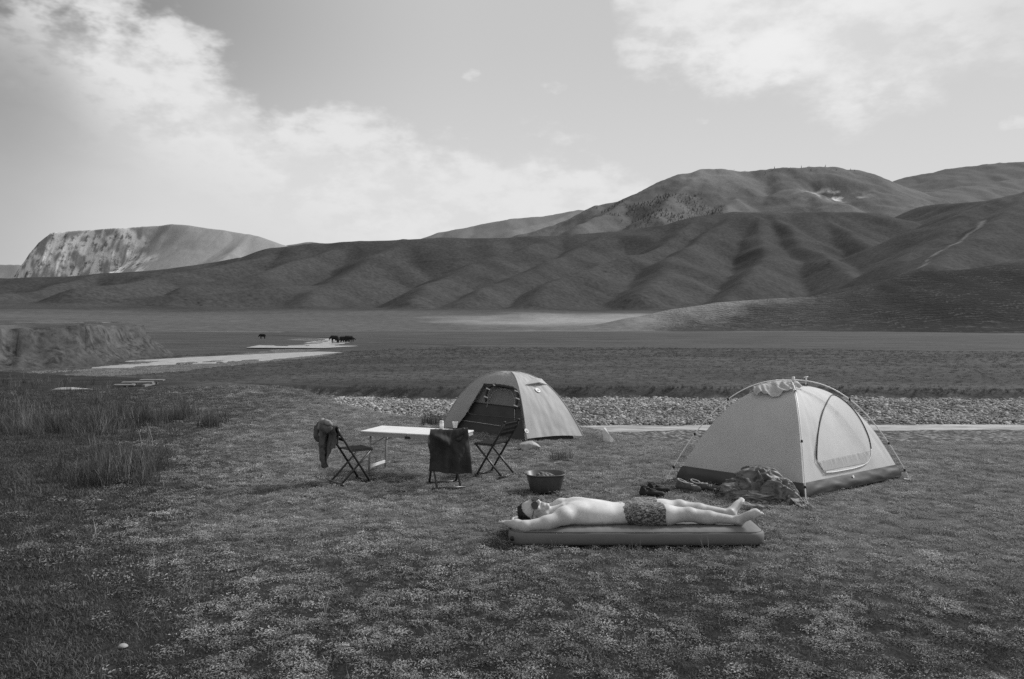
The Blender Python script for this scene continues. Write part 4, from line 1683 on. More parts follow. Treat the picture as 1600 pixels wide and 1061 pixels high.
def make_chair(loc, rz, label):
    t = thing('folding_chair', label, 'chair', loc, rz, 'folding chairs around the table')
    for s in (-1, 1):
        x = s * CH_W
        mbx = MB()
        mbx.tube([(x, -.21, .625), (x, -.185, .56), (x, .16, .022)], .0125, 8)
        mbx.build('back_post', 'chair_metal', t, True)
        x2 = s * (CH_W - .022)
        mbx = MB()
        mbx.tube([(x2, .20, .365), (x2, -.16, .022)], .0115, 8)
        mbx.build('cross_leg', 'chair_metal', t, True)
        mbx = MB()
        mbx.box((s * (CH_W - .011), .065, .360), (.010, .275, .016))
        mbx.build('seat_rail', 'chair_metal', t)
        mbx = MB()
        mbx.tube([(x, -.21, .618), (x, -.214, .64)], .014, 8)
        mbx.build('post_cap', 'black_plastic', t, True)
    for y, z in ((.16, .020), (-.16, .020)):
        mbx = MB()
        mbx.tube([(-CH_W - .03, y, z), (CH_W + .03, y, z)], .013, 8)
        mbx.build('foot_bar', 'chair_metal', t, True)
    for k in range(9):
        mbx = MB()
        mbx.box((0, -.058 + k * .031, .371), (.26, .022, .007))
        mbx.build('seat_slat', 'chair_slat', t)
    for k, z in enumerate((.600, .545, .490)):
        y = -.185 - (z - .56) * .384 if z > .56 else -.185 + (.56 - z) * .6365
        mbx = MB()
        mbx.box((0, y, z), (.27, .012, .032), Matrix.Rotation(.4, 3, 'X'))
        mbx.build('back_slat', 'chair_slat', t)
    return t


def face_rz(d):
    return math.atan2(-d[0], d[1])


c1 = make_chair(g2(-1.74, 8.53), face_rz((.80, .60)), 'folding chair left of the table with a crumpled jacket over its back')
c2 = make_chair(g2(-.695, 8.32), face_rz((-.28, .96)), 'folding chair with its back to us hung with a dark towel')
c3 = make_chair(g2(-.18, 8.92), face_rz((-.84, .54)), 'bare folding chair in front of the grey tent')
bpy.context.view_layer.update()


# towel over the middle chair
def lw(chair, p_):
    return np.array(chair.matrix_world @ Vector(p_))


bar_a, bar_b = lw(c2, (-.17, -.214, .628)), lw(c2, (.17, -.214, .628))
xd = (bar_b - bar_a) / np.linalg.norm(bar_b - bar_a)
fd = np.array(c2.matrix_world.to_3x3() @ Vector((0, 1, 0)))
mid = (bar_a + bar_b) / 2
n_, m_ = 60, 70
vv, uu = np.meshgrid(np.linspace(0, 1, n_), np.linspace(0, 1, m_), indexing='ij')


def drape(vv, uu, mid, xd, fd, width, front, back, seed, skew=0.0, flare=.06, amp=.02):
    """cloth hung over a rail: folds fan out from the two ends of the rail; v=0 hem on our side, last rows hang behind"""
    tot = front + back
    ln = -front + tot * vv                              # <0 in front of the rail
    down = np.abs(ln)
    sag = -.012 * np.sin(np.pi * uu)
    x = (uu - .5) * (width + flare * down / front)
    f_ = np.zeros_like(uu)
    for cx_, sg_ in ((.10, 1), (.90, -1)):
        th = np.arctan2(down + .02, sg_ * (uu - cx_) * width + .05)
        dist = np.hypot(down, (uu - cx_) * width)
        f_ += np.sin(th * 6.5 + seed + 1.7 * sg_) * np.exp(-dist / .30) * sstep(down, .01, .10)
    f_ += .5 * np.sin(uu * 19 + seed + 3 * PN.n2(uu * 2, vv * 2 + seed)) * sstep(down, .08, .35)
    f_ += .7 * PN2.fbm(uu * 4 + seed, vv * 5, 3)
    side_ = np.where(ln < 0, -1.0, 1.0)
    out_ = side_ * (.018 * np.tanh(down / .02) + .05 * down) + amp * f_ * side_ * sstep(down, .0, .06)
    z = -down * (1 + skew * (uu - .5)) + sag + .02 * np.exp(-(down / .02) ** 2)
    P_ = mid + x[..., None] * xd + out_[..., None] * fd
    P_[..., 2] += z + .004 * PN.n2(uu * 9 + seed, vv * 3)
    return P_


Xt = drape(vv, uu, mid, xd, fd, .375, .43, .22, 1.3, .10, .07, .042)
# a corner of the cloth bunched at the left end of the rail
bun = np.exp(-((uu - .02) / .12) ** 2) * np.exp(-((vv - .50) / .16) ** 2)
Xt += (bun * -.045)[..., None] * xd + (bun * -.035)[..., None] * fd
o = sheet_obj('towel', Xt, 'towel_dark', None, .007, 1)
tag(o, 'dark towel draped over the back of the middle chair', 'towel')

# jacket over the left chair
bar_a, bar_b = lw(c1, (-.15, -.214, .628)), lw(c1, (.15, -.214, .628))
xd = (bar_b - bar_a) / np.linalg.norm(bar_b - bar_a)
fd = np.array(c1.matrix_world.to_3x3() @ Vector((0, 1, 0)))
mid = (bar_a + bar_b) / 2
n_, m_ = 60, 60
vv, uu = np.meshgrid(np.linspace(0, 1, n_), np.linspace(0, 1, m_), indexing='ij')
Xt = drape(vv, uu, mid, xd, fd, .26, .42, .20, 4.1, -.15, .05, .028)
low = 1 - .45 * sstep(uu, .35, .75) * (vv < .66)
Xt[..., 2] = mid[2] + (Xt[..., 2] - mid[2]) * low
jk = thing('jacket', 'grey crumpled jacket hanging over the back of the left chair', 'jacket', mid)
bpy.context.view_layer.update()
under(sheet_obj('body', Xt, 'jacket_grey', jk, .008, 1), jk)
# bundled hood over the rail and a sleeve hanging free


def jp(a, b_, c_):
    return mid + xd * a + fd * b_ + np.array([0, 0, c_])


def wad(name, mat_, pts, rads, par, amp=.012):
    pts = [np.array(q) for q in pts]
    lo_, hi_ = np.min(pts, 0) - .09, np.max(pts, 0) + .09
    s_ = Solid(lo_, hi_, .006)
    s_.chain(pts, rads, .02)
    g_ = np.meshgrid(*[s_.lo[i] + s_.h * np.arange(s_.n[i]) for i in range(3)], indexing='ij')
    w_ = PN.n3(g_[0] * 14, g_[1] * 14, g_[2] * 9)
    s_.f += (amp * 2 * np.abs(w_) - amp * .4 + .5 * amp * PN2.n3(g_[0] * 34, g_[1] * 34, g_[2] * 22)).astype(np.float32)
    v_, q_ = s_.mesh()
    under(np_mesh(name, v_, q_, mat_, par), par)


wad('hood', 'jacket_light', [jp(-.16, -.05, -.02), jp(-.12, -.05, .035), jp(-.03, -.03, .035), jp(.06, -.04, .03)], [.035, .034, .03, .024], jk)
wad('hood_lining', 'jacket_grey', [jp(-.05, -.07, -.02), jp(.05, -.06, -.03), jp(.10, -.05, -.02)], [.036, .036, .026], jk)
wad('sleeve', 'jacket_grey', [jp(-.17, -.05, .0), jp(-.21, -.07, -.05), jp(-.205, -.075, -.13), jp(-.19, -.06, -.16)], [.034, .033, .03, .028], jk)
wad('sleeve', 'jacket_grey', [jp(-.06, -.06, -.05), jp(-.05, -.075, -.20), jp(-.055, -.075, -.34), jp(-.05, -.06, -.42)], [.04, .038, .034, .03], jk)
cloth.rest = None

# ------------------------------------------------------------------ wash basin
bp = on_ground(852, 767.5)
basin = thing('wash_basin', 'dark plastic wash basin full of wet things on the grass', 'basin', bp, .1)
prof = [(r_, z_ * 1.12) for r_, z_ in [(0, .004), (.145, .004), (.158, .012), (.196, .145), (.200, .158), (.214, .163), (.216, .170), (.206, .172), (.192, .165), (.150, .022), (0, .016)]]
mbx = MB()
mbx.lathe(prof, 48)
# squared-off plan
for i, v_ in enumerate(mbx.v):
    x, y, z = v_
    rr = math.hypot(x, y)
    if rr > 1e-4:
        a = math.atan2(y, x)
        f_ = 1 + .045 * (math.cos(4 * a) * -1)
        mbx.v[i] = (x * f_ * 1.02, y * f_ * .92, z)
mbx.build('body', 'basin_plastic', basin, True)
for s in (-1, 1):
    mbx = MB()
    mbx.bar((s * .205, -.05, .190), (s * .205, .05, .190), .03, .012)
    mbx.build('handle', 'basin_plastic', basin, bevel=.004)
lau = Solid((-.2, -.2, .03), (.2, .2, .24), .006)
rl = random.Random(5)
for k in range(40):
    a, q = rl.uniform(0, 6.28), rl.uniform(0, .085)
    c = np.array([q * math.cos(a), q * math.sin(a), rl.uniform(.12, .168)])
    d_ = np.array([rl.uniform(-.05, .05), rl.uniform(-.05, .05), rl.uniform(-.02, .025)])
    lau.cone(c, c + d_, rl.uniform(.013, .026), rl.uniform(.009, .02), .004)
lv, lq = lau.mesh()
o = np_mesh('wet_laundry', lv, lq, 'laundry_dark')
o.location = bp
tag(o, 'heap of wet dark laundry inside the wash basin', 'laundry')

# ------------------------------------------------------------------ shoes
def make_shoe(loc, rz, label, dark, group, roll=0.0):
    t = thing('shoe', label, 'shoe', loc, rz, group)
    t.rotation_euler = (0, roll, rz)
    if dark:
        t.scale = (.88, .88, .8)
    m1 = 'shoe_dark' if dark else 'shoe_grey'
    s_ = Solid((-.07, -.16, -.02), (.07, .17, .16), .006)
    s_.chain([(0, -.11, .045), (0, 0, .045), (.006, .10, .035)], [.040, .036, .034], .03)
    s_.chain([(0, -.11, .05), (0, -.105, .10 if dark else .075)], [.038, .036], .02)
    s_.ball((0, -.085, .112 if dark else .09), (.026, .04, .04), .008, None, True)
    v_, q_ = s_.mesh()
    np_mesh('upper', v_, q_, m1, t)
    mbx = MB()
    n = 24
    out = []
    for k in range(n):
        a = 2 * math.pi * k / n
        y = .132 * math.sin(a)
        out.append((.040 * math.cos(a) * (1 - .12 * math.sin(a) ** 2) + (.006 if y > .05 else 0), y - .003))
    mbx.add([(x, y, .0) for x, y in out] + [(x, y, .022) for x, y in out],
            [tuple(range(n))[::-1], tuple(range(n, 2 * n))] + [(k, (k + 1) % n, n + (k + 1) % n, n + k) for k in range(n)])
    mbx.build('sole', 'shoe_dark' if dark else 'shoe_grey', t)
    mbx = MB()
    ring = [(.034 * math.cos(a), -.09 + .046 * math.sin(a), (.125 if dark else .098) + .014 * math.sin(-a)) for a in np.linspace(0, 2 * math.pi, 20)]
    mbx.tube(ring, .0065, 8, False)
    mbx.build('collar', 'shoe_dark' if dark else 'shoe_cuff', t, True)
    mbx = MB()
    mbx.bar((0, -.035, .094 if dark else .082), (0, .035, .078), .034, .014)
    mbx.build('tongue', 'shoe_dark' if dark else 'shoe_cuff', t, bevel=.004)
    if not dark:
        mbx = MB()
        for k in range(4):
            mbx.tube([(-.03, .02 + k * .016, .066), (0, .024 + k * .016, .078 - k * .002), (.03, .02 + k * .016, .066)], .004, 6)
        mbx.build('laces', 'shoe_cuff', t)
    return t


gs = 'shoes left in front of the pale tent'
q = on_ground(1020, 776)
make_shoe(q, R(-95), 'black shoe of the dark pair, the one nearer the mattress', True, gs)
q = on_ground(1029, 769)
make_shoe(q, R(-78), 'black shoe of the dark pair, the one nearer the pale tent', True, gs, .15)
q = on_ground(1077, 768)
make_shoe(q, R(228), 'grey shoe with pale cuff, nearer the black shoes', False, gs, -.1)
q = on_ground(1101, 767)
make_shoe(q, R(250), 'grey shoe with pale cuff, nearer the fabric heap', False, gs, .2)

# ------------------------------------------------------------------ heap of fabric by the pale tent
hc = on_ground(1188, 783)
hc = Vector((hc.x + .01, hc.y + .17, 0))
hc.z = gz(hc.x, hc.y)
hd = np.array([.95, -.22, 0])
hn = np.array([.22, .95, 0])
hp = lambda a, b, c: np.array(hc) + a * hd + b * hn + np.array([0, 0, c])
heap = thing('fabric_heap', 'crumpled heap of dark tent fabric lying against the pale tent', 'fabric', hc)
bpy.context.view_layer.update()


def lump(name, mat_, ca, cb, sx_, sy_, sz_, seed, rz_, par):
    """crumpled fabric: a low dome whose skin is creased into sharp folds"""
    th, ph_ = np.meshgrid(np.linspace(0, 2 * np.pi, 150), np.linspace(0, np.pi / 2, 60))
    X_, Y_, Z_ = np.cos(th) * np.cos(ph_), np.sin(th) * np.cos(ph_), np.sin(ph_)
    q1, q2 = X_ * 1.6 + seed + Z_ * .9, Y_ * 1.6 + Z_ * 1.1 - seed
    w1 = q1 + .35 * PN.n2(q1 * 1.3, q2 * 1.3)
    w2 = q2 + .35 * PN2.n2(q1 * 1.3 + 4, q2 * 1.3)
    cr_ = .30 * (1 - 2.2 * np.abs(PN.n2(w1 * 1.1, w2 * .8))) + .20 * (1 - 2.2 * np.abs(PN2.n2(w1 * 2.3 + 3, w2 * 1.7))) + .10 * (1 - 2 * np.abs(PN.n2(w1 * 5, w2 * 3.8)))
    out_ = 1 + .40 * PN2.n2(np.cos(th) * 1.3 + seed, np.sin(th) * 1.3)
    rad_ = (1 + .75 * cr_) * out_
    c_, s_ = math.cos(rz_), math.sin(rz_)
    xa, ya = X_ * sx_ * rad_, Y_ * sy_ * rad_
    base_ = hp(ca, cb, 0)
    P_ = np.stack([base_[0] + xa * c_ - ya * s_, base_[1] + xa * s_ + ya * c_, hc.z - .02 + np.maximum(Z_ * sz_ * (1 + .35 * cr_ * np.cos(ph_) ** .5), 0) + .0 * xa], -1)
    under(face_obj(name, P_, mat_, par), par)


lump('crumpled_cover', 'heap_fabric', .02, .04, .22, .16, .31, 1.7, .1, heap)
lump('crumpled_cover', 'heap_fabric', -.17, -.03, .20, .14, .20, 5.2, .4, heap)
lump('crumpled_cover', 'heap_fabric', .20, -.05, .19, .14, .22, 9.4, -.3, heap)
lump('crumpled_cover', 'heap_fabric', .0, -.15, .27, .10, .12, 13.1, .05, heap)
lump('crumpled_cover', 'heap_fabric_pale', .10, .03, .09, .08, .30, 17.3, .9, heap)
lump('crumpled_cover', 'heap_fabric_pale', .31, -.10, .08, .10, .11, 21.3, .3, heap)
for k, (pa, pb, w0, mat_) in enumerate((((1236, 782), (1256, 796), .10, 'heap_fabric_pale'), ((1252, 790), (1275, 799), .05, 'heap_fabric_pale'), ((1150, 795), (1208, 797), .09, 'heap_fabric'),
                                      ((1118, 777), (1140, 768), .05, 'heap_fabric'))):
    a, b = on_ground(*pa), on_ground(*pb)
    d_ = (b - a)
    sd = Vector((-d_.y, d_.x, 0)).normalized()
    us, ws = np.meshgrid(np.linspace(0, 1, 24), np.linspace(-.5, .5, 12))
    P = np.array(a) + us[..., None] * np.array(d_) + (ws * w0 * (1.2 - .5 * us))[..., None] * np.array(sd)
    P[..., 2] += .02 + .035 * np.abs(PN.n2(us * 4 + k * 3, ws * 6)) + (.05 * (1 - us) ** 2)
    under(sheet_obj('fold', P, mat_, heap, .004, 1), heap)
mbx = MB()
cpts = [hp(*q) for q in ((.12, -.02, .24), (.17, -.09, .18), (.2, -.14, .10), (.24, -.17, .05), (.28, -.15, .06), (.27, -.1, .12), (.23, -.06, .2))]
mbx.tube(smooth_path(cpts, 40), .0045, 6)
under(mbx.build('guy_line', 'white_tab', heap, True), heap)
cloth.rest = None


# ------------------------------------------------------------------ stones
def make_rock(name, label, cat, loc, size, mat, seed, rz=0, group=None, tilt=0.0):
    bm = bmesh.new()
    bmesh.ops.create_icosphere(bm, subdivisions=3, radius=1.0)
    g = np.random.default_rng(seed)
    pl_ = [(Vector(g.normal(size=3)).normalized(), g.uniform(.62, .9)) for _ in range(11)]
    for v_ in bm.verts:
        c = v_.co.copy()
        for nrm_, d_ in pl_:
            ex = c.dot(nrm_) - d_
            if ex > 0:
                c -= nrm_ * ex * .92
        v_.co = Vector((c.x * size[0], c.y * size[1], c.z * size[2]))
    me = bpy.data.meshes.new(name)
    bm.to_mesh(me)
    bm.free()
    o_ = add_obj(name, me, mat, None, False, loc, (tilt, 0, rz))
    return tag(o_, label, cat, group)


q = on_ground(826, 703)
make_rock('rock', 'flat grey rock lying beside the bare chair at the grey tent', 'rock', q + Vector((0, 0, .04)), (.17, .12, .09), 'stone_grey', 4, .2)
q = on_ground(952, 691)
mbx = MB()
mbx.add([(x_ * 1.25, y_ * 1.25, z_ * 1.15) for x_, y_, z_ in [(-.075, 0, -.03), (.01, -.03, -.03), (.09, .0, -.03), (.02, .06, -.03), (-.07, -.01, .185), (-.045, .01, .19), (.0, -.005, .10), (.085, 0, .0)]],
        [(0, 1, 2, 3), (0, 4, 6, 1), (4, 5, 3, 0), (5, 4, 6), (1, 6, 7, 2), (3, 5, 6, 7), (2, 7, 3)])
o = mbx.build('rock', 'stone_pale', None, False, q)
tag(o, 'upright pale pointed rock on the grass right of the grey tent', 'rock')
q = on_ground(192, 1014)
make_rock('rock', 'small pale stone in the near grass at lower left', 'rock', q + Vector((0, 0, .012)), (.026, .020, .018), 'stone_grey', 8, .4)
for k, (px, py, s, lb) in enumerate(((505, 937, .016, 'tiny pale pebble in the grass left of the mattress foot'),)):
    q = on_ground(px, py)
    make_rock('rock', 'tiny pale pebble in the open grass below the chairs', 'rock', q + Vector((0, 0, .012)), (s * .8, s * .7, s * .6), 'stone_grey', 20 + k)

# flat pieces lying by the river on the left
q = on_ground(212, 604)
bd = thing('board_pile', 'weathered boards lying in the grass by the river', 'boards', q, .1)
for k, (ox, oy, l_, rz_, zz) in enumerate(((-.05, .3, .85, .04, .10), (.2, .75, .7, -.03, .13), (-.25, -.15, .55, .08, .06))):
    mbx = MB()
    mbx.box((ox, oy, zz), (l_, .20, .03), Matrix.Rotation(rz_, 3, 'Z') @ Matrix.Rotation(.08, 3, 'X'))
    mbx.build('plank', 'weathered_board', bd)
for ox in (-.28, .3):
    mbx = MB()
    mbx.box((ox, .30, .035), (.08, 1.1, .06))
    mbx.build('bearer', 'weathered_board', bd)
q = on_ground(108, 610.5)
make_rock('rock', 'long low pale slab of stone in the grass at far left', 'rock', q + Vector((0, 0, .03)), (.62, .22, .07), 'stone_grey', 31, .15)

# ------------------------------------------------------------------ grazing animals by the river bend
an = Solid((-.4, -1.3, -.02), (.4, 1.35, 1.55), .04)
an.chain([(0, -.55, 1.02), (0, 0, .98), (0, .55, 1.05)], [.30, .34, .31], .12)
an.ball((0, .0, .9), (.3, .6, .3), .1)
an.chain([(0, .6, 1.1), (0, .9, .95), (0, 1.08, .72)], [.22, .17, .13], .1)
an.chain([(0, 1.04, .80), (0, 1.2, .55)], [.13, .075], .06)
for s in (-1, 1):
    an.chain([(s * .17, .5, .85), (s * .16, .5, .45), (s * .16, .5, .02)], [.13, .075, .06], .05)
    an.chain([(s * .17, -.55, .9), (s * .17, -.5, .55), (s * .16, -.58, .35), (s * .16, -.55, .02)], [.16, .10, .065, .06], .05)
    an.cone((s * .08, 1.0, .95), (s * .17, 1.0, 1.02), .04, .03, .02)
an.chain([(0, -.83, 1.1), (0, -.92, .8), (0, -.92, .45)], [.04, .035, .05], .03)
av, aq = an.mesh()
cow_me = None
spots = [(410.5, 529.5, 80, .95, 'lone dark animal grazing far off left of the herd'),
         (523, 536.6, 70, 1.08, 'leftmost dark animal of the herd, nearest the river bend'),
         (528, 535.8, 200, .9, 'second dark animal from the left in the herd'),
         (532.5, 536.0, 110, 1.0, 'third dark animal from the left in the herd'),
         (537, 536.4, 250, 1.12, 'fourth dark animal from the left in the herd'),
         (541, 535.4, 60, .95, 'fifth dark animal from the left in the herd'),
         (545.5, 534.6, 100, 1.0, 'rightmost large dark animal of the herd'),
         (549.5, 534.0, 290, .7, 'smallest dark animal at the right end of the herd')]
for k, (px, py, rz_, sc, lb) in enumerate(spots):
    q = Vector(hit_near(px, py, 60, 400))
    if cow_me is None:
        o = np_mesh('grazing_animal', av, aq, 'animal_coat')
        cow_me = o.data
    else:
        o = bpy.data.objects.new('grazing_animal', cow_me)
        COL.objects.link(o)
    o.location = (q.x, q.y, gz(q.x, q.y) - .02)
    o.rotation_euler = (0, 0, R(rz_))
    o.scale = (sc, sc, sc)
    tag(o, lb, 'animal', 'dark animals grazing by the river')


# ================================================================== MATTRESS AND PERSON
MX0, MX1, MY0, MY1, MH = -.025, 1.965, 6.085, 6.66, .128
mz = max(gz(x, y) for x in (0, .5, 1, 1.5, 1.9) for y in (6.1, 6.35, 6.6)) + .006
mroot = thing('air_mattress', 'grey inflated air mattress lying on the grass under the sunbather', 'mattress', ((MX0 + MX1) / 2, (MY0 + MY1) / 2, mz))
hxm, hym = (MX1 - MX0) / 2, (MY1 - MY0) / 2


def rrect(n, hx_, hy_, rad):
    """rounded rectangle outline"""
    out = []
    for cx, cy, a0_ in ((hx_ - rad, hy_ - rad, 0), (-hx_ + rad, hy_ - rad, 90), (-hx_ + rad, -hy_ + rad, 180), (hx_ - rad, -hy_ + rad, 270)):
        for k in range(10):
            a = R(a0_ + 9 * k + 4.5)
            out.append((cx + rad * math.cos(a), cy + rad * math.sin(a)))
    pts = np.array(out + out[:1])
    k = np.concatenate([[0], np.cumsum(np.linalg.norm(np.diff(pts, axis=0), axis=1))])
    u = np.linspace(0, k[-1], n, endpoint=False)
    return np.stack([np.interp(u, k, pts[:, i]) for i in range(2)], 1)


nb = 260
ol = rrect(nb, hxm, hym, .11)
ctrm = ol * 0
prof = [(.030, .0), (.012, .008), (.002, .03), (-.004, .06), (.000, .088), (.010, .104), (.016, .106), (.022, .112), (.045, .122), (.075, .126), (.11, .127), (.15, .127), (.20, .127), (.25, .127)]
Vm = []
for ins, z in prof:
    w_ = rrect(nb, hxm - ins, hym - ins, max(.11 - ins * .6, .02))
    lx = np.arctan2(w_[:, 1], w_[:, 0])
    bul = .003 * PN.n2(w_[:, 0] * 6, w_[:, 1] * 6 + z * 20)
    if z > .115:
        bul = bul + .0035 * np.abs(np.cos(w_[:, 0] * np.pi / .075)) ** .7 - .003
    Vm.append(np.stack([w_[:, 0], w_[:, 1], np.full(nb, z) + (bul if .01 < z else 0)], 1))
Vm = np.concatenate(Vm)
idx = np.arange(len(prof) * nb).reshape(len(prof), nb)
nxt = np.roll(idx, -1, axis=1)
Qm = np.stack([idx[:-1].ravel(), nxt[:-1].ravel(), nxt[1:].ravel(), idx[1:].ravel()], 1)
split = (len(prof) - 8) * nb
np_mesh('side_wall', Vm, Qm[:split], 'mattress_fabric', mroot)
Vc = np.vstack([Vm, [[0, 0, .127]]])
last = idx[-1]
np_mesh('top_sheet', Vm, np.vstack([Qm[split:], np.stack([last[:nb // 2 - 1], last[1:nb // 2], last[::-1][:nb // 2 - 1], np.roll(last[::-1], 1)[:nb // 2 - 1]], 1)[:0]]), 'mattress_fabric', mroot)
mbx = MB()
w_ = rrect(120, hxm - .012, hym - .012, .105)
loop = [Vector((a, b, .1045)) for a, b in w_] + [Vector((*w_[0], .1045))]
mbx.tube(loop, .0032, 6, False)
mbx.build('seam', 'seam_dark', mroot, True)
mbx = MB()
mbx.tube([(-hxm + .03, -hym + .035, .055), (-hxm + .022, -hym + .025, .055)], .019, 12)
mbx.tube([(-hxm + .022, -hym + .025, .055), (-hxm + .016, -hym + .018, .055)], .011, 12)
mbx.build('valve', 'black_plastic', mroot, True)

# ---- skin
mt, nt, bs = new_mat('skin')
tcn = nt.node('ShaderNodeTexCoord').outputs['Object']
sv = nt.m('MULTIPLY', nt.ss(nt.noise(tcn, 7.0, 5, .6), .3, .7, .50, .63), nt.ss(nt.noise(tcn, 60, 3, .6), .3, .7, .93, 1.05))
hairm = nt.attr('hairy')
sv = nt.m('MULTIPLY', sv, nt.mixf(nt.m('MULTIPLY', hairm, nt.ss(nt.noise(tcn, 240, 2, .6), .42, .58)), 1.0, .35))
sv = nt.m('MULTIPLY', sv, nt.mixf(nt.attr('tan'), 1.0, .72))
lipm = nt.attr('lip')
sv = nt.m('MULTIPLY', sv, nt.mixf(lipm, 1.0, .5))
nt.put(bs.inputs['Base Color'], grey(nt, sv))
bs.inputs['Roughness'].default_value = .55
bs.inputs['Specular IOR Level'].default_value = .4
bs.inputs['Subsurface Weight'].default_value = 0.0
bump(nt, bs, nt.noise(tcn, 90, 4, .6), .15, .003)
simple_mat('hair_dark', .012, .6, .5, 60.0, bstr=.9, bscale=120)
simple_mat('lens_dark', .008, .12, .05, 20.0, spec=.6)
simple_mat('frame_dark', .02, .35, .05, 20.0)
mt, nt, bs = new_mat('shorts_print')
tcn = nt.node('ShaderNodeTexCoord').outputs['Object']
# leaf-like print: stretched cells in two directions
w1 = nt.noise(nt.mapping(tcn, rot=(.3, .2, .8), scale=(48, 170, 95)), 1.0, 3, .6, .8)
w2 = nt.noise(nt.mapping(tcn, rot=(.1, .5, -.7), scale=(55, 185, 95)), 1.0, 3, .6, .8)
pat = nt.m('MAXIMUM', nt.ss(w1, .50, .60), nt.ss(w2, .54, .62))
nt.put(bs.inputs['Base Color'], grey(nt, nt.mixf(pat, .035, .30)))
bs.inputs['Roughness'].default_value = .9

YB = 6.375                        # body axis
TOP = mz + .118                   # where the body rests


def W3(x, y, z):
    return np.array([x, YB + y, TOP + z])


person = thing('person', 'person in patterned shorts and sunglasses lying on the air mattress, arms behind head', 'person', (1.0, YB, TOP))
bpy.context.view_layer.update()

# head frame: crown towards -X, face up and turned a little to the camera
ang = R(34)
hF = np.array([.10, -math.sin(ang), math.cos(ang)])
hF /= np.linalg.norm(hF)
hU = np.array([-1.0, -.02, .06])
hU -= hF * (hU @ hF)
hU /= np.linalg.norm(hU)
hR = np.cross(hF, hU)
HC = W3(.178, .0, .088)


def Hd(r, f, u):
    return HC + hR * r + hF * f + hU * u


HAX = np.array([hR, hF, hU])


def head_parts(s, grow=0.0):
    s.ball(Hd(0, -.008, .034), (.075 + grow, .096 + grow, .086 + grow), .02, HAX)
    s.ball(Hd(0, .028, -.045), (.057 + grow, .060 + grow, .074 + grow), .03, HAX)


body = Solid((-.30, 5.90, TOP - .13), (2.12, 6.90, TOP + .27), .0052)
# torso
body.ball(W3(.60, 0, .083), (.235, .168, .100), .05)
body.ball(W3(.52, -.075, .118), (.10, .085, .062), .04)
body.ball(W3(.52, .075, .118), (.10, .085, .062), .04)
body.ball(W3(.80, 0, .072), (.20, .145, .078), .05)
body.ball(W3(.98, 0, .078), (.17, .160, .082), .05)
body.ball(W3(.66, 0, .045), (.30, .160, .05), .04)
# collar bones, navel, midline
for s in (-1, 1):
    body.cone(W3(.415, s * .02, .135), W3(.41, s * .13, .130), .011, .010, .02)
body.ball(W3(.865, 0, .158), (.012, .010, .014), .012, None, True)
body.cone(W3(.66, 0, .200), W3(.84, 0, .172), .010, .008, .03, True)
# neck, throat
body.cone(W3(.28, 0, .055), W3(.43, 0, .075), .054, .062, .035)
body.cone(W3(.30, -.01, .10), W3(.40, 0, .115), .018, .02, .03)
# shoulders and arms
for s in (-1, 1):
    body.ball(W3(.415, s * .150, .085), (.075, .062, .058), .045)
    body.cone(W3(.50, s * .10, .085), W3(.40, s * .155, .085), .06, .058, .05)
body.chain([W3(.41, -.165, .082), W3(.27, -.215, .045), W3(.105, -.240, .028)], [.058, .050, .040], .03)
body.ball(W3(.30, -.205, .055), (.085, .042, .042), .03)
body.chain([W3(.105, -.240, .028), W3(.035, -.205, .030), W3(-.035, -.135, .022)], [.041, .040, .026], .02)
body.ball(W3(.095, -.247, .026), (.04, .034, .036), .02)
body.chain([W3(.41, .165, .080), W3(.28, .235, .035), W3(.16, .285, .008)], [.058, .050, .040], .03)
body.chain([W3(.16, .285, .008), W3(.12, .22, .006), W3(.08, .13, .006)], [.041, .039, .026], .02)
# hands: palm, four fingers, thumb, folded together above the head
for s, pw, dr in ((-1, W3(-.035, -.135, .022), np.array([-.10, .98, -.08])), (1, W3(.08, .13, .006), np.array([-.25, -.96, .0]))):
    dr = dr / np.linalg.norm(dr)
    side = np.cross(dr, (0, 0, 1))
    side /= np.linalg.norm(side)
    upn = np.cross(side, dr)
    pc = pw + dr * .055
    ax3 = np.array([dr, side, upn])
    body.ball(pc, (.050, .042, .017), .012, ax3)
    for k, ln_ in enumerate((.070, .080, .075, .058)):
        b0 = pc + dr * .040 + side * (-.032 + .0215 * k)
        b1 = b0 + dr * ln_ * .5 + upn * -.004
        b2 = b1 + dr * ln_ * .38 - upn * .022
        body.chain([b0, b1, b2], [.0098, .0092, .0082], .003)
    t0 = pc - dr * .02 + side * .036 * s
    body.chain([t0, t0 + dr * .03 + side * .022 * s, t0 + dr * .06 + side * .020 * s - upn * .008], [.014, .011, .009], .006)
# legs
for s, kx, ky, kz, axx, ay, az_ in ((-1, 1.395, -.115, .088, 1.762, -.135, .046), (1, 1.365, .095, .100, 1.762, .070, .052)):
    body.chain([W3(1.05, s * .088, .078), W3(1.22, (s * .088 + ky) / 2, .080), W3(kx, ky, kz)], [.088, .076, .052], .04)
    body.ball(W3(kx + .005, ky, kz + .012), (.045, .042, .040), .02)
    body.chain([W3(kx, ky, kz), W3(kx + .16, ky - .004, kz - .020), W3(axx, ay, az_)], [.050, .047, .032], .03)
    body.ball(W3(kx + .13, ky + .002, kz - .034), (.10, .046, .038), .03)
    body.cone(W3(kx + .06, ky, kz + .012), W3(axx - .05, ay, az_ + .012), .024, .018, .02)
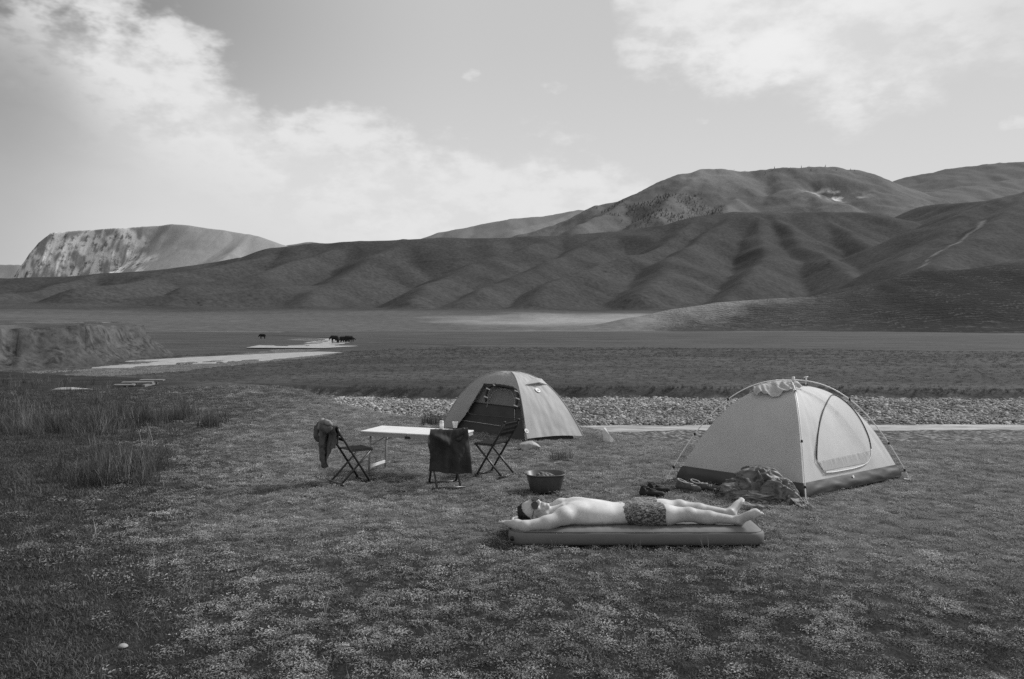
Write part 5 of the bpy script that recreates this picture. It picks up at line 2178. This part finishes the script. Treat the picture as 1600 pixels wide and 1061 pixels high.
# feet
for s, hl, td, tu in ((-1, W3(1.795, -.135, .036), np.array([.72, -.42, .55]), np.array([-.42, -.55, .72])),
                      (1, W3(1.795, .072, .040), np.array([.62, .52, .58]), np.array([-.60, .10, .70]))):
    td = td / np.linalg.norm(td)
    tu = tu - td * (tu @ td)
    tu /= np.linalg.norm(tu)
    sd = np.cross(td, tu) * s                       # towards the little toe for both feet
    body.ball(hl, (.036, .034, .034), .02)
    body.ball(hl + td * .085 + tu * .012, (.085, .032, .028), .025, np.array([td, sd, tu]))
    body.ball(hl + td * .135 + tu * .004, (.045, .048, .019), .02, np.array([td, sd, tu]))
    body.cone(hl + tu * .03 + td * .01, hl + td * .10 + tu * .02, .030, .020, .03)
    body.ball(hl + tu * .035 + sd * .028, .014, .012)
    body.ball(hl + tu * .037 - sd * .026, .014, .012)
    for k, (ln_, rd) in enumerate(((.046, .0135), (.043, .0094), (.039, .0088), (.034, .0085), (.029, .0082))):
        b0 = hl + td * (.160 - .007 * k * k * .45) + sd * (-.038 + .0200 * k) + tu * .004
        body.chain([b0, b0 + td * ln_ * .55 + tu * .004, b0 + td * ln_ * .85 - tu * .004], [rd * .95, rd, rd * .95], .003)
# head and face
head_parts(body)
body.ball(Hd(0, .074, -.098), (.022, .018, .018), .02, HAX)
body.cone(Hd(0, .082, .030), Hd(0, .112, -.024), .008, .0115, .012)
body.ball(Hd(.011, .100, -.028), .0095, .006)
body.ball(Hd(-.011, .100, -.028), .0095, .006)
body.cone(Hd(-.034, .082, .030), Hd(.034, .082, .030), .010, .010, .016)
body.ball(Hd(.036, .072, -.020), (.022, .018, .018), .02, HAX)
body.ball(Hd(-.036, .072, -.020), (.022, .018, .018), .02, HAX)
body.ball(Hd(0, .088, -.056), (.025, .012, .008), .006, HAX)
body.ball(Hd(0, .086, -.069), (.022, .012, .008), .006, HAX)
body.cone(Hd(-.022, .100, -.0625), Hd(.022, .100, -.0625), .0038, .0038, .003, True)
body.cone(Hd(-.05, .03, -.09), Hd(-.068, -.01, -.05), .014, .014, .025)
body.cone(Hd(.05, .03, -.09), Hd(.068, -.01, -.05), .014, .014, .025)
for s in (-1, 1):
    body.ball(Hd(s * .078, -.012, -.006), (.011, .021, .031), .006, HAX)
    body.ball(Hd(s * .088, -.006, -.004), (.008, .010, .018), .004, HAX, True)
bv, bq = body.mesh()
# relax the voxel skin a little
nbv = len(bv)
ed = np.vstack([bq[:, [0, 1]], bq[:, [1, 2]], bq[:, [2, 3]], bq[:, [3, 0]]])
deg = np.bincount(ed[:, 0], minlength=nbv) + np.bincount(ed[:, 1], minlength=nbv)
for _ in range(2):
    acc = np.zeros_like(bv)
    for i in range(3):
        acc[:, i] = np.bincount(ed[:, 0], bv[ed[:, 1], i], nbv) + np.bincount(ed[:, 1], bv[ed[:, 0], i], nbv)
    bv = bv * .5 + .5 * acc / deg[:, None]
skin = under(np_mesh('body', bv, bq, 'skin', person), person)
chx = np.exp(-(((bv[:, 0] - .50) / .07) ** 2)) * (1 - sstep(np.abs(bv[:, 1] - YB), .03, .09)) * sstep(bv[:, 2], TOP + .13, TOP + .16) * .8
arm = np.exp(-(((bv[:, 0] - .375) / .025) ** 2 + ((bv[:, 1] - (YB - .20)) / .03) ** 2)) * .9
leg = sstep(bv[:, 0], 1.25, 1.4) * (1 - sstep(bv[:, 0], 1.70, 1.78)) * .35
set_attr(skin, 'hairy', np.clip(chx + arm + leg, 0, 1))
tanv = np.maximum(np.maximum(sstep(bv[:, 0], 1.22, 1.42), 1 - sstep(bv[:, 0], .22, .34)), 1 - sstep(bv[:, 1], YB - .25, YB - .19))
tanv = np.clip(tanv * (.75 + .35 * PN.n3(bv[:, 0] * 9, bv[:, 1] * 9, bv[:, 2] * 9)), 0, 1)
set_attr(skin, 'tan', tanv)
lp = np.exp(-(np.linalg.norm((bv - Hd(0, .095, -.0625)) * np.array([1, 1, 1]), axis=1) / .016) ** 2)
beard = sstep(-((bv - HC) @ hU), .045, .08) * sstep((bv - HC) @ hF, .0, .03) * (np.linalg.norm(bv - HC, axis=1) < .14) * .18
set_attr(skin, 'lip', np.clip(lp + beard, 0, 1))

# shorts
sh = Solid((.78, 5.98, TOP - .03), (1.28, 6.78, TOP + .24), .006)
gr_ = .009
sh.ball(W3(.98, 0, .080), (.185, .160 + gr_, .082 + gr_ - .004), .05)
for s, kx, ky, kz in ((-1, 1.395, -.115, .088), (1, 1.365, .095, .100)):
    sh.chain([W3(1.02, s * .088, .080), W3(1.24, (s * .088 + ky) / 2, .082)], [.090 + gr_, .080 + gr_ + .008], .03)
sh.cone(W3(1.04, 0, .11), W3(1.10, 0, .10), .05, .045, .04)
ax_g = [sh.lo[i] + sh.h * np.arange(sh.n[i]) for i in range(3)]
GX, GY, GZ = np.meshgrid(*ax_g, indexing='ij')
sh.f += (.004 * PN.n3(GX * 16, GY * 16, GZ * 16) + .004 * PN2.n3(GX * 36 + GZ * 20, GY * 30, GZ * 30)).astype(np.float32)
hemx = 1.185 + .03 * PN.n2(GY * 6, GZ * 6) - .10 * (GY - YB)
sh.f = np.maximum(sh.f, (GX - hemx).astype(np.float32))
sh.f = np.maximum(sh.f, (.838 - GX + .05 * (GZ - TOP)).astype(np.float32))
shv, shq = sh.mesh()
under(np_mesh('shorts', shv, shq, 'shorts_print', person), person)

# hair
hs = Solid(HC - .17, HC + .17, .0045)
hs.ball(Hd(0, -.016, .044), (.081, .098, .090), .0, HAX)
hs.ball(Hd(0, -.05, -.02), (.078, .06, .07), .03, HAX)
ax_g = [hs.lo[i] + hs.h * np.arange(hs.n[i]) for i in range(3)]
GX, GY, GZ = np.meshgrid(*ax_g, indexing='ij')
rel = np.stack([GX - HC[0], GY - HC[1], GZ - HC[2]], -1)
rf_, rr_, ru_ = rel @ hF, rel @ hR, rel @ hU
hs.f += (.010 * PN.n3(GX * 45, GY * 45, GZ * 45) + .005 * PN2.n3(GX * 110, GY * 110, GZ * 110)).astype(np.float32)
hl_ = rf_ - (.058 + .55 * (ru_ - .085) * 0) - .0 * ru_
cut = np.where(ru_ > .02, rf_ - (-.012 + .62 * (ru_ - .02)), rf_ + .030)
cut = cut + .011 * PN.n3(GX * 60, GY * 60, GZ * 60) + .006 * PN2.n3(GX * 150, GY * 150, GZ * 150)
hs.f = np.maximum(hs.f, np.minimum(cut, .2).astype(np.float32))
hv, hq = hs.mesh()
under(np_mesh('hair', hv, hq, 'hair_dark', person), person)

# sunglasses
mbx = MB()
sg = bpy.data.objects.new('sunglasses', None)
COL.objects.link(sg)
sg.parent = person
for s in (-1, 1):
    c = Hd(s * .034, .101, .008)
    nrm_ = hF + hR * s * .28
    nrm_ /= np.linalg.norm(nrm_)
    e1 = np.cross(hU, nrm_)
    e1 /= np.linalg.norm(e1)
    e2 = np.cross(nrm_, e1)
    ring = []
    for k in range(24):
        a = 2 * math.pi * k / 24
        ring.append(Vector(c + e1 * .031 * math.cos(a) + e2 * (.027 * math.sin(a) - .003 * math.cos(a) ** 2)))
    m2 = MB()
    m2.add([Vector(c + nrm_ * .004)] + ring, [(0, 1 + k, 1 + (k + 1) % 24) for k in range(24)])
    m2.add([Vector(c - nrm_ * .002)] + [r_ - Vector(nrm_) * .003 for r_ in ring], [(0, 1 + (k + 1) % 24, 1 + k) for k in range(24)])
    o_ = under(m2.build('lens', 'lens_dark', sg, True), person)
    mbx.tube(ring + ring[:1], .0026, 6, False)
    mbx.tube([Vector(c + e1 * s * .027 * (1 if (e1 @ hR) > 0 else -1)), Vector(Hd(s * .074, .06, .014)), Vector(Hd(s * .082, -.012, .018))], .0024, 6)
mbx.tube([Vector(Hd(-.010, .107, .012)), Vector(Hd(0, .112, .016)), Vector(Hd(.010, .107, .012))], .0026, 6)
under(mbx.build('frame', 'frame_dark', sg, True), person)


# ================================================================== VEGETATION AND GRAVEL (uncountable cover)
def veg_mat(name, g, var=.35, trans=.25):
    mt, nt, bs = new_mat(name)
    oi = nt.node('ShaderNodeObjectInfo').outputs['Random']
    P_ = nt.node('ShaderNodeNewGeometry').outputs['Position']
    n = nt.noise(P_, 1.3, 3, .6)
    v = nt.m('MULTIPLY', nt.ss(oi, 0, 1, g * (1 - var), g * (1 + var)), nt.ss(n, .3, .7, .75, 1.25))
    nt.put(bs.inputs['Base Color'], grey(nt, v))
    bs.inputs['Roughness'].default_value = .8
    bs.inputs['Specular IOR Level'].default_value = .2
    out = mt.node_tree.nodes['Material Output']
    tr = nt.node('ShaderNodeBsdfTranslucent')
    nt.put(tr.inputs['Color'], grey(nt, v))
    mx = nt.node('ShaderNodeMixShader')
    mx.inputs[0].default_value = trans
    nt.l.new(bs.outputs[0], mx.inputs[1])
    nt.l.new(tr.outputs[0], mx.inputs[2])
    nt.l.new(mx.outputs[0], out.inputs['Surface'])
    return mt


veg_mat('blade_dark', .095)
veg_mat('blade_meadow', .075, .2)
veg_mat('blade_mid', .24)
veg_mat('leaf_pale', .33)
veg_mat('blade_dry', .24)
veg_mat('blade_tall', .085)


def blade_mesh(name, mat, n, rad, h0, h1, w, lean, seed, seg=2):
    g = np.random.default_rng(seed)
    mbx = MB()
    for k in range(n):
        a, q = g.uniform(0, 6.283), rad * math.sqrt(g.random())
        bx_, by_ = q * math.cos(a), q * math.sin(a)
        hh = g.uniform(h0, h1)
        la, ll = g.uniform(0, 6.283), lean * g.uniform(.2, 1.0) * hh
        sa = g.uniform(0, 3.1416)
        wx, wy = math.cos(sa) * w / 2, math.sin(sa) * w / 2
        vs_, fs = [], []
        for i in range(seg):
            t = i / seg
            cx, cy = bx_ + math.cos(la) * ll * t * t, by_ + math.sin(la) * ll * t * t
            f_ = 1 - .5 * t
            vs_ += [(cx - wx * f_, cy - wy * f_, hh * t * (1 - .15 * t)), (cx + wx * f_, cy + wy * f_, hh * t * (1 - .15 * t))]
        vs_.append((bx_ + math.cos(la) * ll, by_ + math.sin(la) * ll, hh * (1 - .25 * lean)))
        for i in range(seg - 1):
            fs.append((2 * i, 2 * i + 1, 2 * i + 3, 2 * i + 2))
        fs.append((2 * seg - 2, 2 * seg - 1, 2 * seg))
        mbx.add(vs_, fs)
    me = bpy.data.meshes.new(name)
    me.from_pydata(mbx.v, [], mbx.f)
    me.materials.append(MATS[mat])
    return me


def leaf_mesh(name, mat, n, rad, size, seed):
    """low rosette of small broad leaves"""
    g = np.random.default_rng(seed)
    mbx = MB()
    for k in range(n):
        a, q = g.uniform(0, 6.283), rad * math.sqrt(g.random())
        q *= 1 + .35 * math.sin(3 * a + seed) + .2 * math.sin(5 * a + 2 * seed)
        c = Vector((q * math.cos(a), q * math.sin(a), .006 + .018 * max(0, 1 - (q / rad) ** 2) * g.uniform(.3, 1.3)))
        da = g.uniform(0, 6.283)
        d_ = Vector((math.cos(da), math.sin(da), g.uniform(-.2, .4))).normalized()
        s_ = d_.cross(Vector((0, 0, 1))).normalized()
        s_ = (s_ + Vector((0, 0, g.normal() * .35))).normalized()
        L_, w_ = size * g.uniform(.7, 1.3), size * g.uniform(.10, .19)
        mbx.add([c, c + d_ * L_ * .45 + s_ * w_, c + d_ * L_ - Vector((0, 0, L_ * .2)), c + d_ * L_ * .45 - s_ * w_], [(0, 1, 2, 3)])
    me = bpy.data.meshes.new(name)
    me.from_pydata(mbx.v, [], mbx.f)
    me.materials.append(MATS[mat])
    return me


def scatter(name, meshes, pts, rot, scl, idx, label, kind='stuff', align=None):
    """one object: every point carries a copy of one of the meshes"""
    coll = bpy.data.collections.new(name + '_sources')
    for k, me in enumerate(meshes):
        coll.objects.link(bpy.data.objects.new('%s_source_%02d' % (name, k), me))
    me = bpy.data.meshes.new(name)
    me.vertices.add(len(pts))
    me.vertices.foreach_set('co', np.asarray(pts, np.float32).ravel())
    o_ = bpy.data.objects.new(name, me)
    COL.objects.link(o_)
    a_ = me.attributes.new('rot', 'FLOAT_VECTOR', 'POINT')
    a_.data.foreach_set('vector', np.asarray(rot, np.float32).ravel())
    a_ = me.attributes.new('scl', 'FLOAT', 'POINT')
    a_.data.foreach_set('value', np.asarray(scl, np.float32))
    a_ = me.attributes.new('pick', 'INT', 'POINT')
    a_.data.foreach_set('value', np.asarray(idx, np.int32))
    ng = bpy.data.node_groups.new(name, 'GeometryNodeTree')
    ng.interface.new_socket('Geometry', in_out='INPUT', socket_type='NodeSocketGeometry')
    ng.interface.new_socket('Geometry', in_out='OUTPUT', socket_type='NodeSocketGeometry')
    N = ng.nodes
    gi, go = N.new('NodeGroupInput'), N.new('NodeGroupOutput')
    ci = N.new('GeometryNodeCollectionInfo')
    ci.inputs['Collection'].default_value = coll
    ci.inputs['Separate Children'].default_value = True
    ci.inputs['Reset Children'].default_value = True
    iop = N.new('GeometryNodeInstanceOnPoints')
    iop.inputs['Pick Instance'].default_value = True

    def attr_(nm, typ):
        nd = N.new('GeometryNodeInputNamedAttribute')
        nd.data_type = typ
        nd.inputs['Name'].default_value = nm
        return nd.outputs['Attribute']
    e2r = N.new('FunctionNodeEulerToRotation')
    Lk = ng.links.new
    Lk(gi.outputs[0], iop.inputs['Points'])
    Lk(ci.outputs[0], iop.inputs['Instance'])
    Lk(attr_('pick', 'INT'), iop.inputs['Instance Index'])
    Lk(attr_('rot', 'FLOAT_VECTOR'), e2r.inputs[0])
    Lk(e2r.outputs[0], iop.inputs['Rotation'])
    Lk(attr_('scl', 'FLOAT'), iop.inputs['Scale'])
    Lk(iop.outputs[0], go.inputs[0])
    md = o_.modifiers.new('scatter', 'NODES')
    md.node_group = ng
    tag(o_, label, None, None, kind)
    return o_


def keepout(x, y):
    """True where the grass is covered"""
    k = (x > MX0 + .03) & (x < MX1 - .03) & (y > MY0 + .03) & (y < MY1 - .03)
    for tent_ in (rt, lt):
        k |= in_poly(x, y, np.array([tent_.ctr + (c - tent_.ctr) * .97 for c in tent_.c]))
    k |= np.hypot(x - bp.x, y - bp.y) < .15
    k |= np.hypot((x - hc.x) / .34, (y - hc.y) / .2) < 1
    return k


G = np.random.default_rng(21)


def sector(n, r0, r1, amax, power):
    """random places in front of the camera, density falling with distance"""
    q = G.random(n)
    e = 2 - power
    r = (r0 ** e + q * (r1 ** e - r0 ** e)) ** (1 / e)
    a = G.uniform(-amax, amax, n)
    return r * np.sin(a), r * np.cos(a)


src = []
for k in range(3):
    src.append(blade_mesh('grass_dark', 'blade_dark', 26, .075, .012, .030, .0042, 1.0, 100 + k))
for k in range(3):
    src.append(blade_mesh('grass_mid', 'blade_mid', 24, .07, .010, .028, .0042, 1.1, 110 + k))
for k in range(4):
    src.append(leaf_mesh('leaf_rosette', 'leaf_pale', 52, .062, .0150, 120 + k))
for k in range(2):
    src.append(blade_mesh('grass_dry', 'blade_dry', 4, .06, .03, .08, .0028, .8, 130 + k))
for k in range(2):
    src.append(leaf_mesh('leaf_dark', 'blade_mid', 50, .062, .0145, 140 + k))

x, y = sector(150000, 2.6, 24, R(44), 1.0)
yeg = np.interp(x, EDGE_X, EDGE_Y)
ok_ = (y < yeg + .7) & ~keepout(x, y)
x, y = x[ok_], y[ok_]
z = height(x, y)
r = np.hypot(x, y)
patch = PN.fbm(x / .34, y / .26, 4, .68) + .35 * PN2.fbm(x / 2.2, y / 2.2, 3) + .10
left_fall = sstep(-x / np.maximum(y, 1), .28, .62)                 # longer grass on the left, with lens falloff put into its darker tone
side_r = sstep(x / np.maximum(y, 1), .30, .75) * .5
u = G.random(len(x))
cush = PN2.fbm(x / .15, y / .11, 3, .6)                      # low cushions with dark gaps between them
kk = (cush > -.02) | (G.random(len(x)) < .14) | ((r > 13) & (G.random(len(x)) < .5))
x, y, z, r, patch, left_fall, side_r, u, cush = (q_[kk] for q_ in (x, y, z, r, patch, left_fall, side_r, u, cush))
mid_fall = .34 * sstep(r, 5.2, 7.5) * sstep(x, -5.5, -2.5) - .02 * (1 - sstep(r, 4.2, 6.0))   # lens falloff put into the turf: paler mid-ground, darker near edge
lv_ = .35 * patch + .6 * cush + .35 * (u - .5) - .10 + mid_fall + .28 * (u - .5) - .50 * left_fall - .10 * side_r
idx = np.where(lv_ > .14, 6 + G.integers(0, 4, len(x)), np.where(lv_ > -.02, np.where(u < .5, 3 + G.integers(0, 3, len(x)), 12 + G.integers(0, 2, len(x))), G.integers(0, 3, len(x))))
idx = np.where(G.random(len(x)) < .02, 10 + G.integers(0, 2, len(x)), idx)
scl = G.uniform(.65, 1.25, len(x)) * (1 + .9 * np.clip(cush, -.3, .5)) * (1 + .25 * left_fall) * np.interp(r, [3, 8, 24], [.9, 1.0, 1.35])
rot = np.stack([G.normal(0, .15, len(x)), G.normal(0, .15, len(x)), G.uniform(0, 6.283, len(x))], 1)
scatter('grass', src, np.stack([x, y, z - .004], 1), rot, scl, idx, 'short grass and small leafy plants covering the camp terrace')

# taller grass: mass on the left
tall = [blade_mesh('tall_grass', 'blade_tall', 34, .10, .14, .34, .006, .55, 200 + k, 3) for k in range(3)]
tall += [blade_mesh('tall_grass', 'blade_dry', 9, .09, .20, .42, .0042, .4, 210 + k, 3) for k in range(3)]
tall += [blade_mesh('stalk', 'blade_dry', 2, .05, .10, .20, .004, .5, 220 + k, 3) for k in range(3)]
px_l, py_l, n_l = [], [], []
for (cx, cy, sx, sy, n) in ((60, 674, 65, 6, 100), (140, 670, 50, 5, 50), (20, 650, 50, 6, 30), (190, 648, 40, 4, 20), (235, 660, 16, 3, 20), (160, 752, 40, 5, 50), (215, 735, 16, 5, 26), (150, 725, 40, 8, 8),
                            (90, 640, 80, 8, 26), (60, 612, 70, 5, 20), (30, 600, 40, 4, 24), (120, 700, 90, 14, 10), (280, 648, 20, 4, 24), (330, 662, 12, 3, 16)):
    px_l += list(G.normal(cx, sx, n))
    py_l += list(G.normal(cy, sy, n))
pts = on_ground_many(px_l, np.maximum(py_l, 585))
n = len(pts)
idx = np.where(G.random(n) < .72, G.integers(0, 3, n), 3 + G.integers(0, 3, n))
rot = np.stack([G.normal(0, .1, n), G.normal(0, .1, n), G.uniform(0, 6.283, n)], 1)
scatter('tall_grass', tall, pts - np.array([0, 0, .01]), rot, G.uniform(.6, 1.25, n), idx, 'stand of taller dark grass on the left of the terrace')

# single dry stalks in the near grass
x, y = sector(420, 3.6, 12, R(36), 1.2)
k = ~keepout(x, y)
x, y = x[k], y[k]
n = len(x)
scatter('dry_stalks', tall[6:], np.stack([x, y, height(x, y) - .005], 1), np.stack([G.normal(0, .25, n), G.normal(0, .25, n), G.uniform(0, 6.283, n)], 1), G.uniform(.35, 1.0, n),
        G.integers(0, 3, n), 'single dry stalks standing in the short grass')

# overhanging turf along the far cut bank, and on the grass islands of the gravel
xb = G.uniform(-6.8, 34, 1500)
ybk = np.interp(xb, BANK_X, BANK_Y) + 0.45 * PN.fbm(xb / 2.2, 0 * xb + 3.3, 3) + 0.8 * PN.n2(xb / 9.0, 0 * xb + 8)
yb_ = ybk + G.uniform(.0, .9, len(xb))
n = len(xb)
zb_ = height(xb, yb_)
lst = [np.stack([xb, yb_, zb_ - .02], 1)]
for (px, py, sx, sy, n2_) in ((1355, 638, 18, 3, 60), (1405, 636, 10, 2, 26), (1490, 634, 12, 2, 20), (1580, 642, 16, 3, 40), (930, 643, 9, 3, 30), (1052, 637, 10, 2, 24), (1520, 624, 60, 3, 120)):
    qs = np.array([[*gp(a, b, -1.33)] for a, b in zip(G.normal(px, sx, n2_), G.normal(py, sy, n2_))])
    qs[:, 2] = height(qs[:, 0], qs[:, 1]) - .02
    lst.append(qs)
pts = np.vstack(lst)
n = len(pts)
scatter('bank_grass', tall[:3], pts, np.stack([G.normal(0, .3, n), G.normal(0, .3, n), G.uniform(0, 6.283, n)], 1), G.uniform(.2, .65, n), G.integers(0, 3, n),
        'dark tufted grass overhanging the far stream bank and growing on the gravel')

# meadow turf roughness beyond the stream
x, y = sector(26000, 31, 120, R(40), 1.6)
ybm = np.interp(x, BANK_X, BANK_Y)
k = (y > ybm + 1) & (in_poly(x, y, GRAVEL_L) == False) & (in_poly(x, y, PLAT) == False)
x, y = x[k], y[k]
n = len(x)
scatter('meadow_grass', [blade_mesh('meadow_blades', 'blade_meadow', 40, .22, .06, .16, .010, .9, 500 + q_, 2) for q_ in range(3)], np.stack([x, y, height(x, y) - .03], 1), np.stack([G.normal(0, .25, n), G.normal(0, .25, n), G.uniform(0, 6.283, n)], 1),
        G.uniform(.5, .9, n) * np.interp(np.hypot(x, y), [30, 120], [.7, 1.6]), G.integers(0, 3, n), 'rough turf of the valley meadow')

# gravel stones of the stream bed
rocks = []
for k in range(6):
    bm = bmesh.new()
    bmesh.ops.create_icosphere(bm, subdivisions=1, radius=1.0)
    g = np.random.default_rng(300 + k)
    for v_ in bm.verts:
        v_.co *= g.uniform(.75, 1.15)
        v_.co.z *= .62
        v_.co.x *= 1.2
    me = bpy.data.meshes.new('pebble')
    bm.to_mesh(me)
    bm.free()
    mname = 'pebble_%d' % k
    simple_mat(mname, (.31, .21, .26, .16, .44, .12)[k], .9, .2, 6.0)
    me.materials.append(MATS[mname])
    rocks.append(me)
xs_ = G.uniform(-7, 32, 52000)
ys_ = G.uniform(24.9, 32.2, 52000)
ybk = np.interp(xs_, BANK_X, BANK_Y) + 0.45 * PN.fbm(xs_ / 2.2, 0 * xs_ + 3.3, 3) + 0.8 * PN.n2(xs_ / 9.0, 0 * xs_ + 8)
isl = sstep(PN2.fbm(xs_ / 2.6, ys_ / 1.2, 3), .26, .40)
k = (ys_ < ybk - .15) & (np.abs(xs_ / ys_) < .95) & (G.random(len(xs_)) > isl * .8)
xs_, ys_ = xs_[k], ys_[k]
n = len(xs_)
sc = np.clip(np.exp(G.normal(-3.45, .45, n)), .015, .13)
scatter('gravel_stones', rocks, np.stack([xs_, ys_, height(xs_, ys_) + sc * .1], 1), np.stack([G.normal(0, .3, n), G.normal(0, .3, n), G.uniform(0, 6.283, n)], 1), sc, G.integers(0, 6, n),
        'pale rounded stones of the gravel stream bed')

# conifers on the large mountain
fm = MB()
for k in range(3):
    fm.lathe([(0, 1.0 - .28 * k), (.10 + .05 * k, .62 - .28 * k), (.03, .60 - .28 * k)], 6)
fm.lathe([(.02, .1), (.03, 0)], 5)
tme = bpy.data.meshes.new('conifer')
tme.from_pydata(fm.v, [], fm.f)
simple_mat('conifer_dark', .06, .95, .3, 3.0)
tme.materials.append(MATS['conifer_dark'])
mz_x, mz_y, mz_z = mv[:, 0], mv[:, 1], mv[:, 2]
mpx, mpy = to_px(mv)
G2 = np.random.default_rng(9)
cand = np.where((mpx > 930) & (mpx < 1130) & (mpy > 303) & (mpy < 372) & (mv[:, 1] < 3000) & (mv[:, 1] > 2300))[0]
den = PN.fbm(mv[cand, 0] / 70, mv[cand, 1] / 120, 3) + .35 - np.abs(mpx[cand] - 1055) / 190 - np.abs(mpy[cand] - 332) / 75
cand = cand[(den + .25 * G2.random(len(cand)) > -.02)]
ch = G2.choice(cand, min(900, 2 * len(cand)), replace=True) if len(cand) else np.array([], int)
crest = np.where((mpx > 1140) & (mpx < 1340) & (mv[:, 2] > 545))[0]
ch2 = G2.choice(crest, 34) if len(crest) else np.array([], int)
tp = mv[np.concatenate([ch, ch2])] + np.stack([G2.normal(0, 6, len(ch) + len(ch2)), G2.normal(0, 6, len(ch) + len(ch2)), np.full(len(ch) + len(ch2), -1.5)], 1)
n = len(tp)
if n:
    scatter('forest', [tme], tp, np.stack([np.zeros(n), np.zeros(n), G2.uniform(0, 6.28, n)], 1), G2.uniform(4.5, 10, n), np.zeros(n, int), 'patch of dark conifer forest on the slope of the large mountain')


# ------------------------------------------------------------------ single grass tufts one can point at
def tuft(px, py, hgt, rad, n, mat, label, seed, group='grass tufts around the camp'):
    q = on_ground(px, py)
    root_ = thing('grass_tuft', label, 'grass tuft', q, 0, group)
    me = blade_mesh('blades', mat, n, rad, hgt * .45, hgt, .006, .55, seed, 3)
    o_ = bpy.data.objects.new('blades', me)
    COL.objects.link(o_)
    o_.parent = root_
    me = blade_mesh('dry_stems', 'blade_dry', max(n // 9, 4), rad * .8, hgt * .8, hgt * 1.25, .004, .35, seed + 1, 3)
    o_ = bpy.data.objects.new('dry_stems', me)
    COL.objects.link(o_)
    o_.parent = root_


tuft(676, 664, .30, .20, 220, 'blade_tall', 'tall dark grass tuft behind the can on the table', 400)
tuft(876, 717, .16, .16, 120, 'blade_tall', 'low grass tuft in front of the grey tent, right of the flat rock', 402)
tuft(327, 668, .34, .20, 160, 'blade_tall', 'dark grass tuft standing alone between the tall grass and the left chair', 404)
tuft(272, 655, .40, .26, 220, 'blade_tall', 'dark tuft with tall pale stems at the right end of the tall grass', 406)
tuft(162, 668, .45, .30, 260, 'blade_tall', 'large dark tuft in the middle of the tall grass at left', 408)
tuft(388, 622, .16, .34, 150, 'blade_tall', 'small dark tuft on the pale grass left of the table, near the meadow', 410)
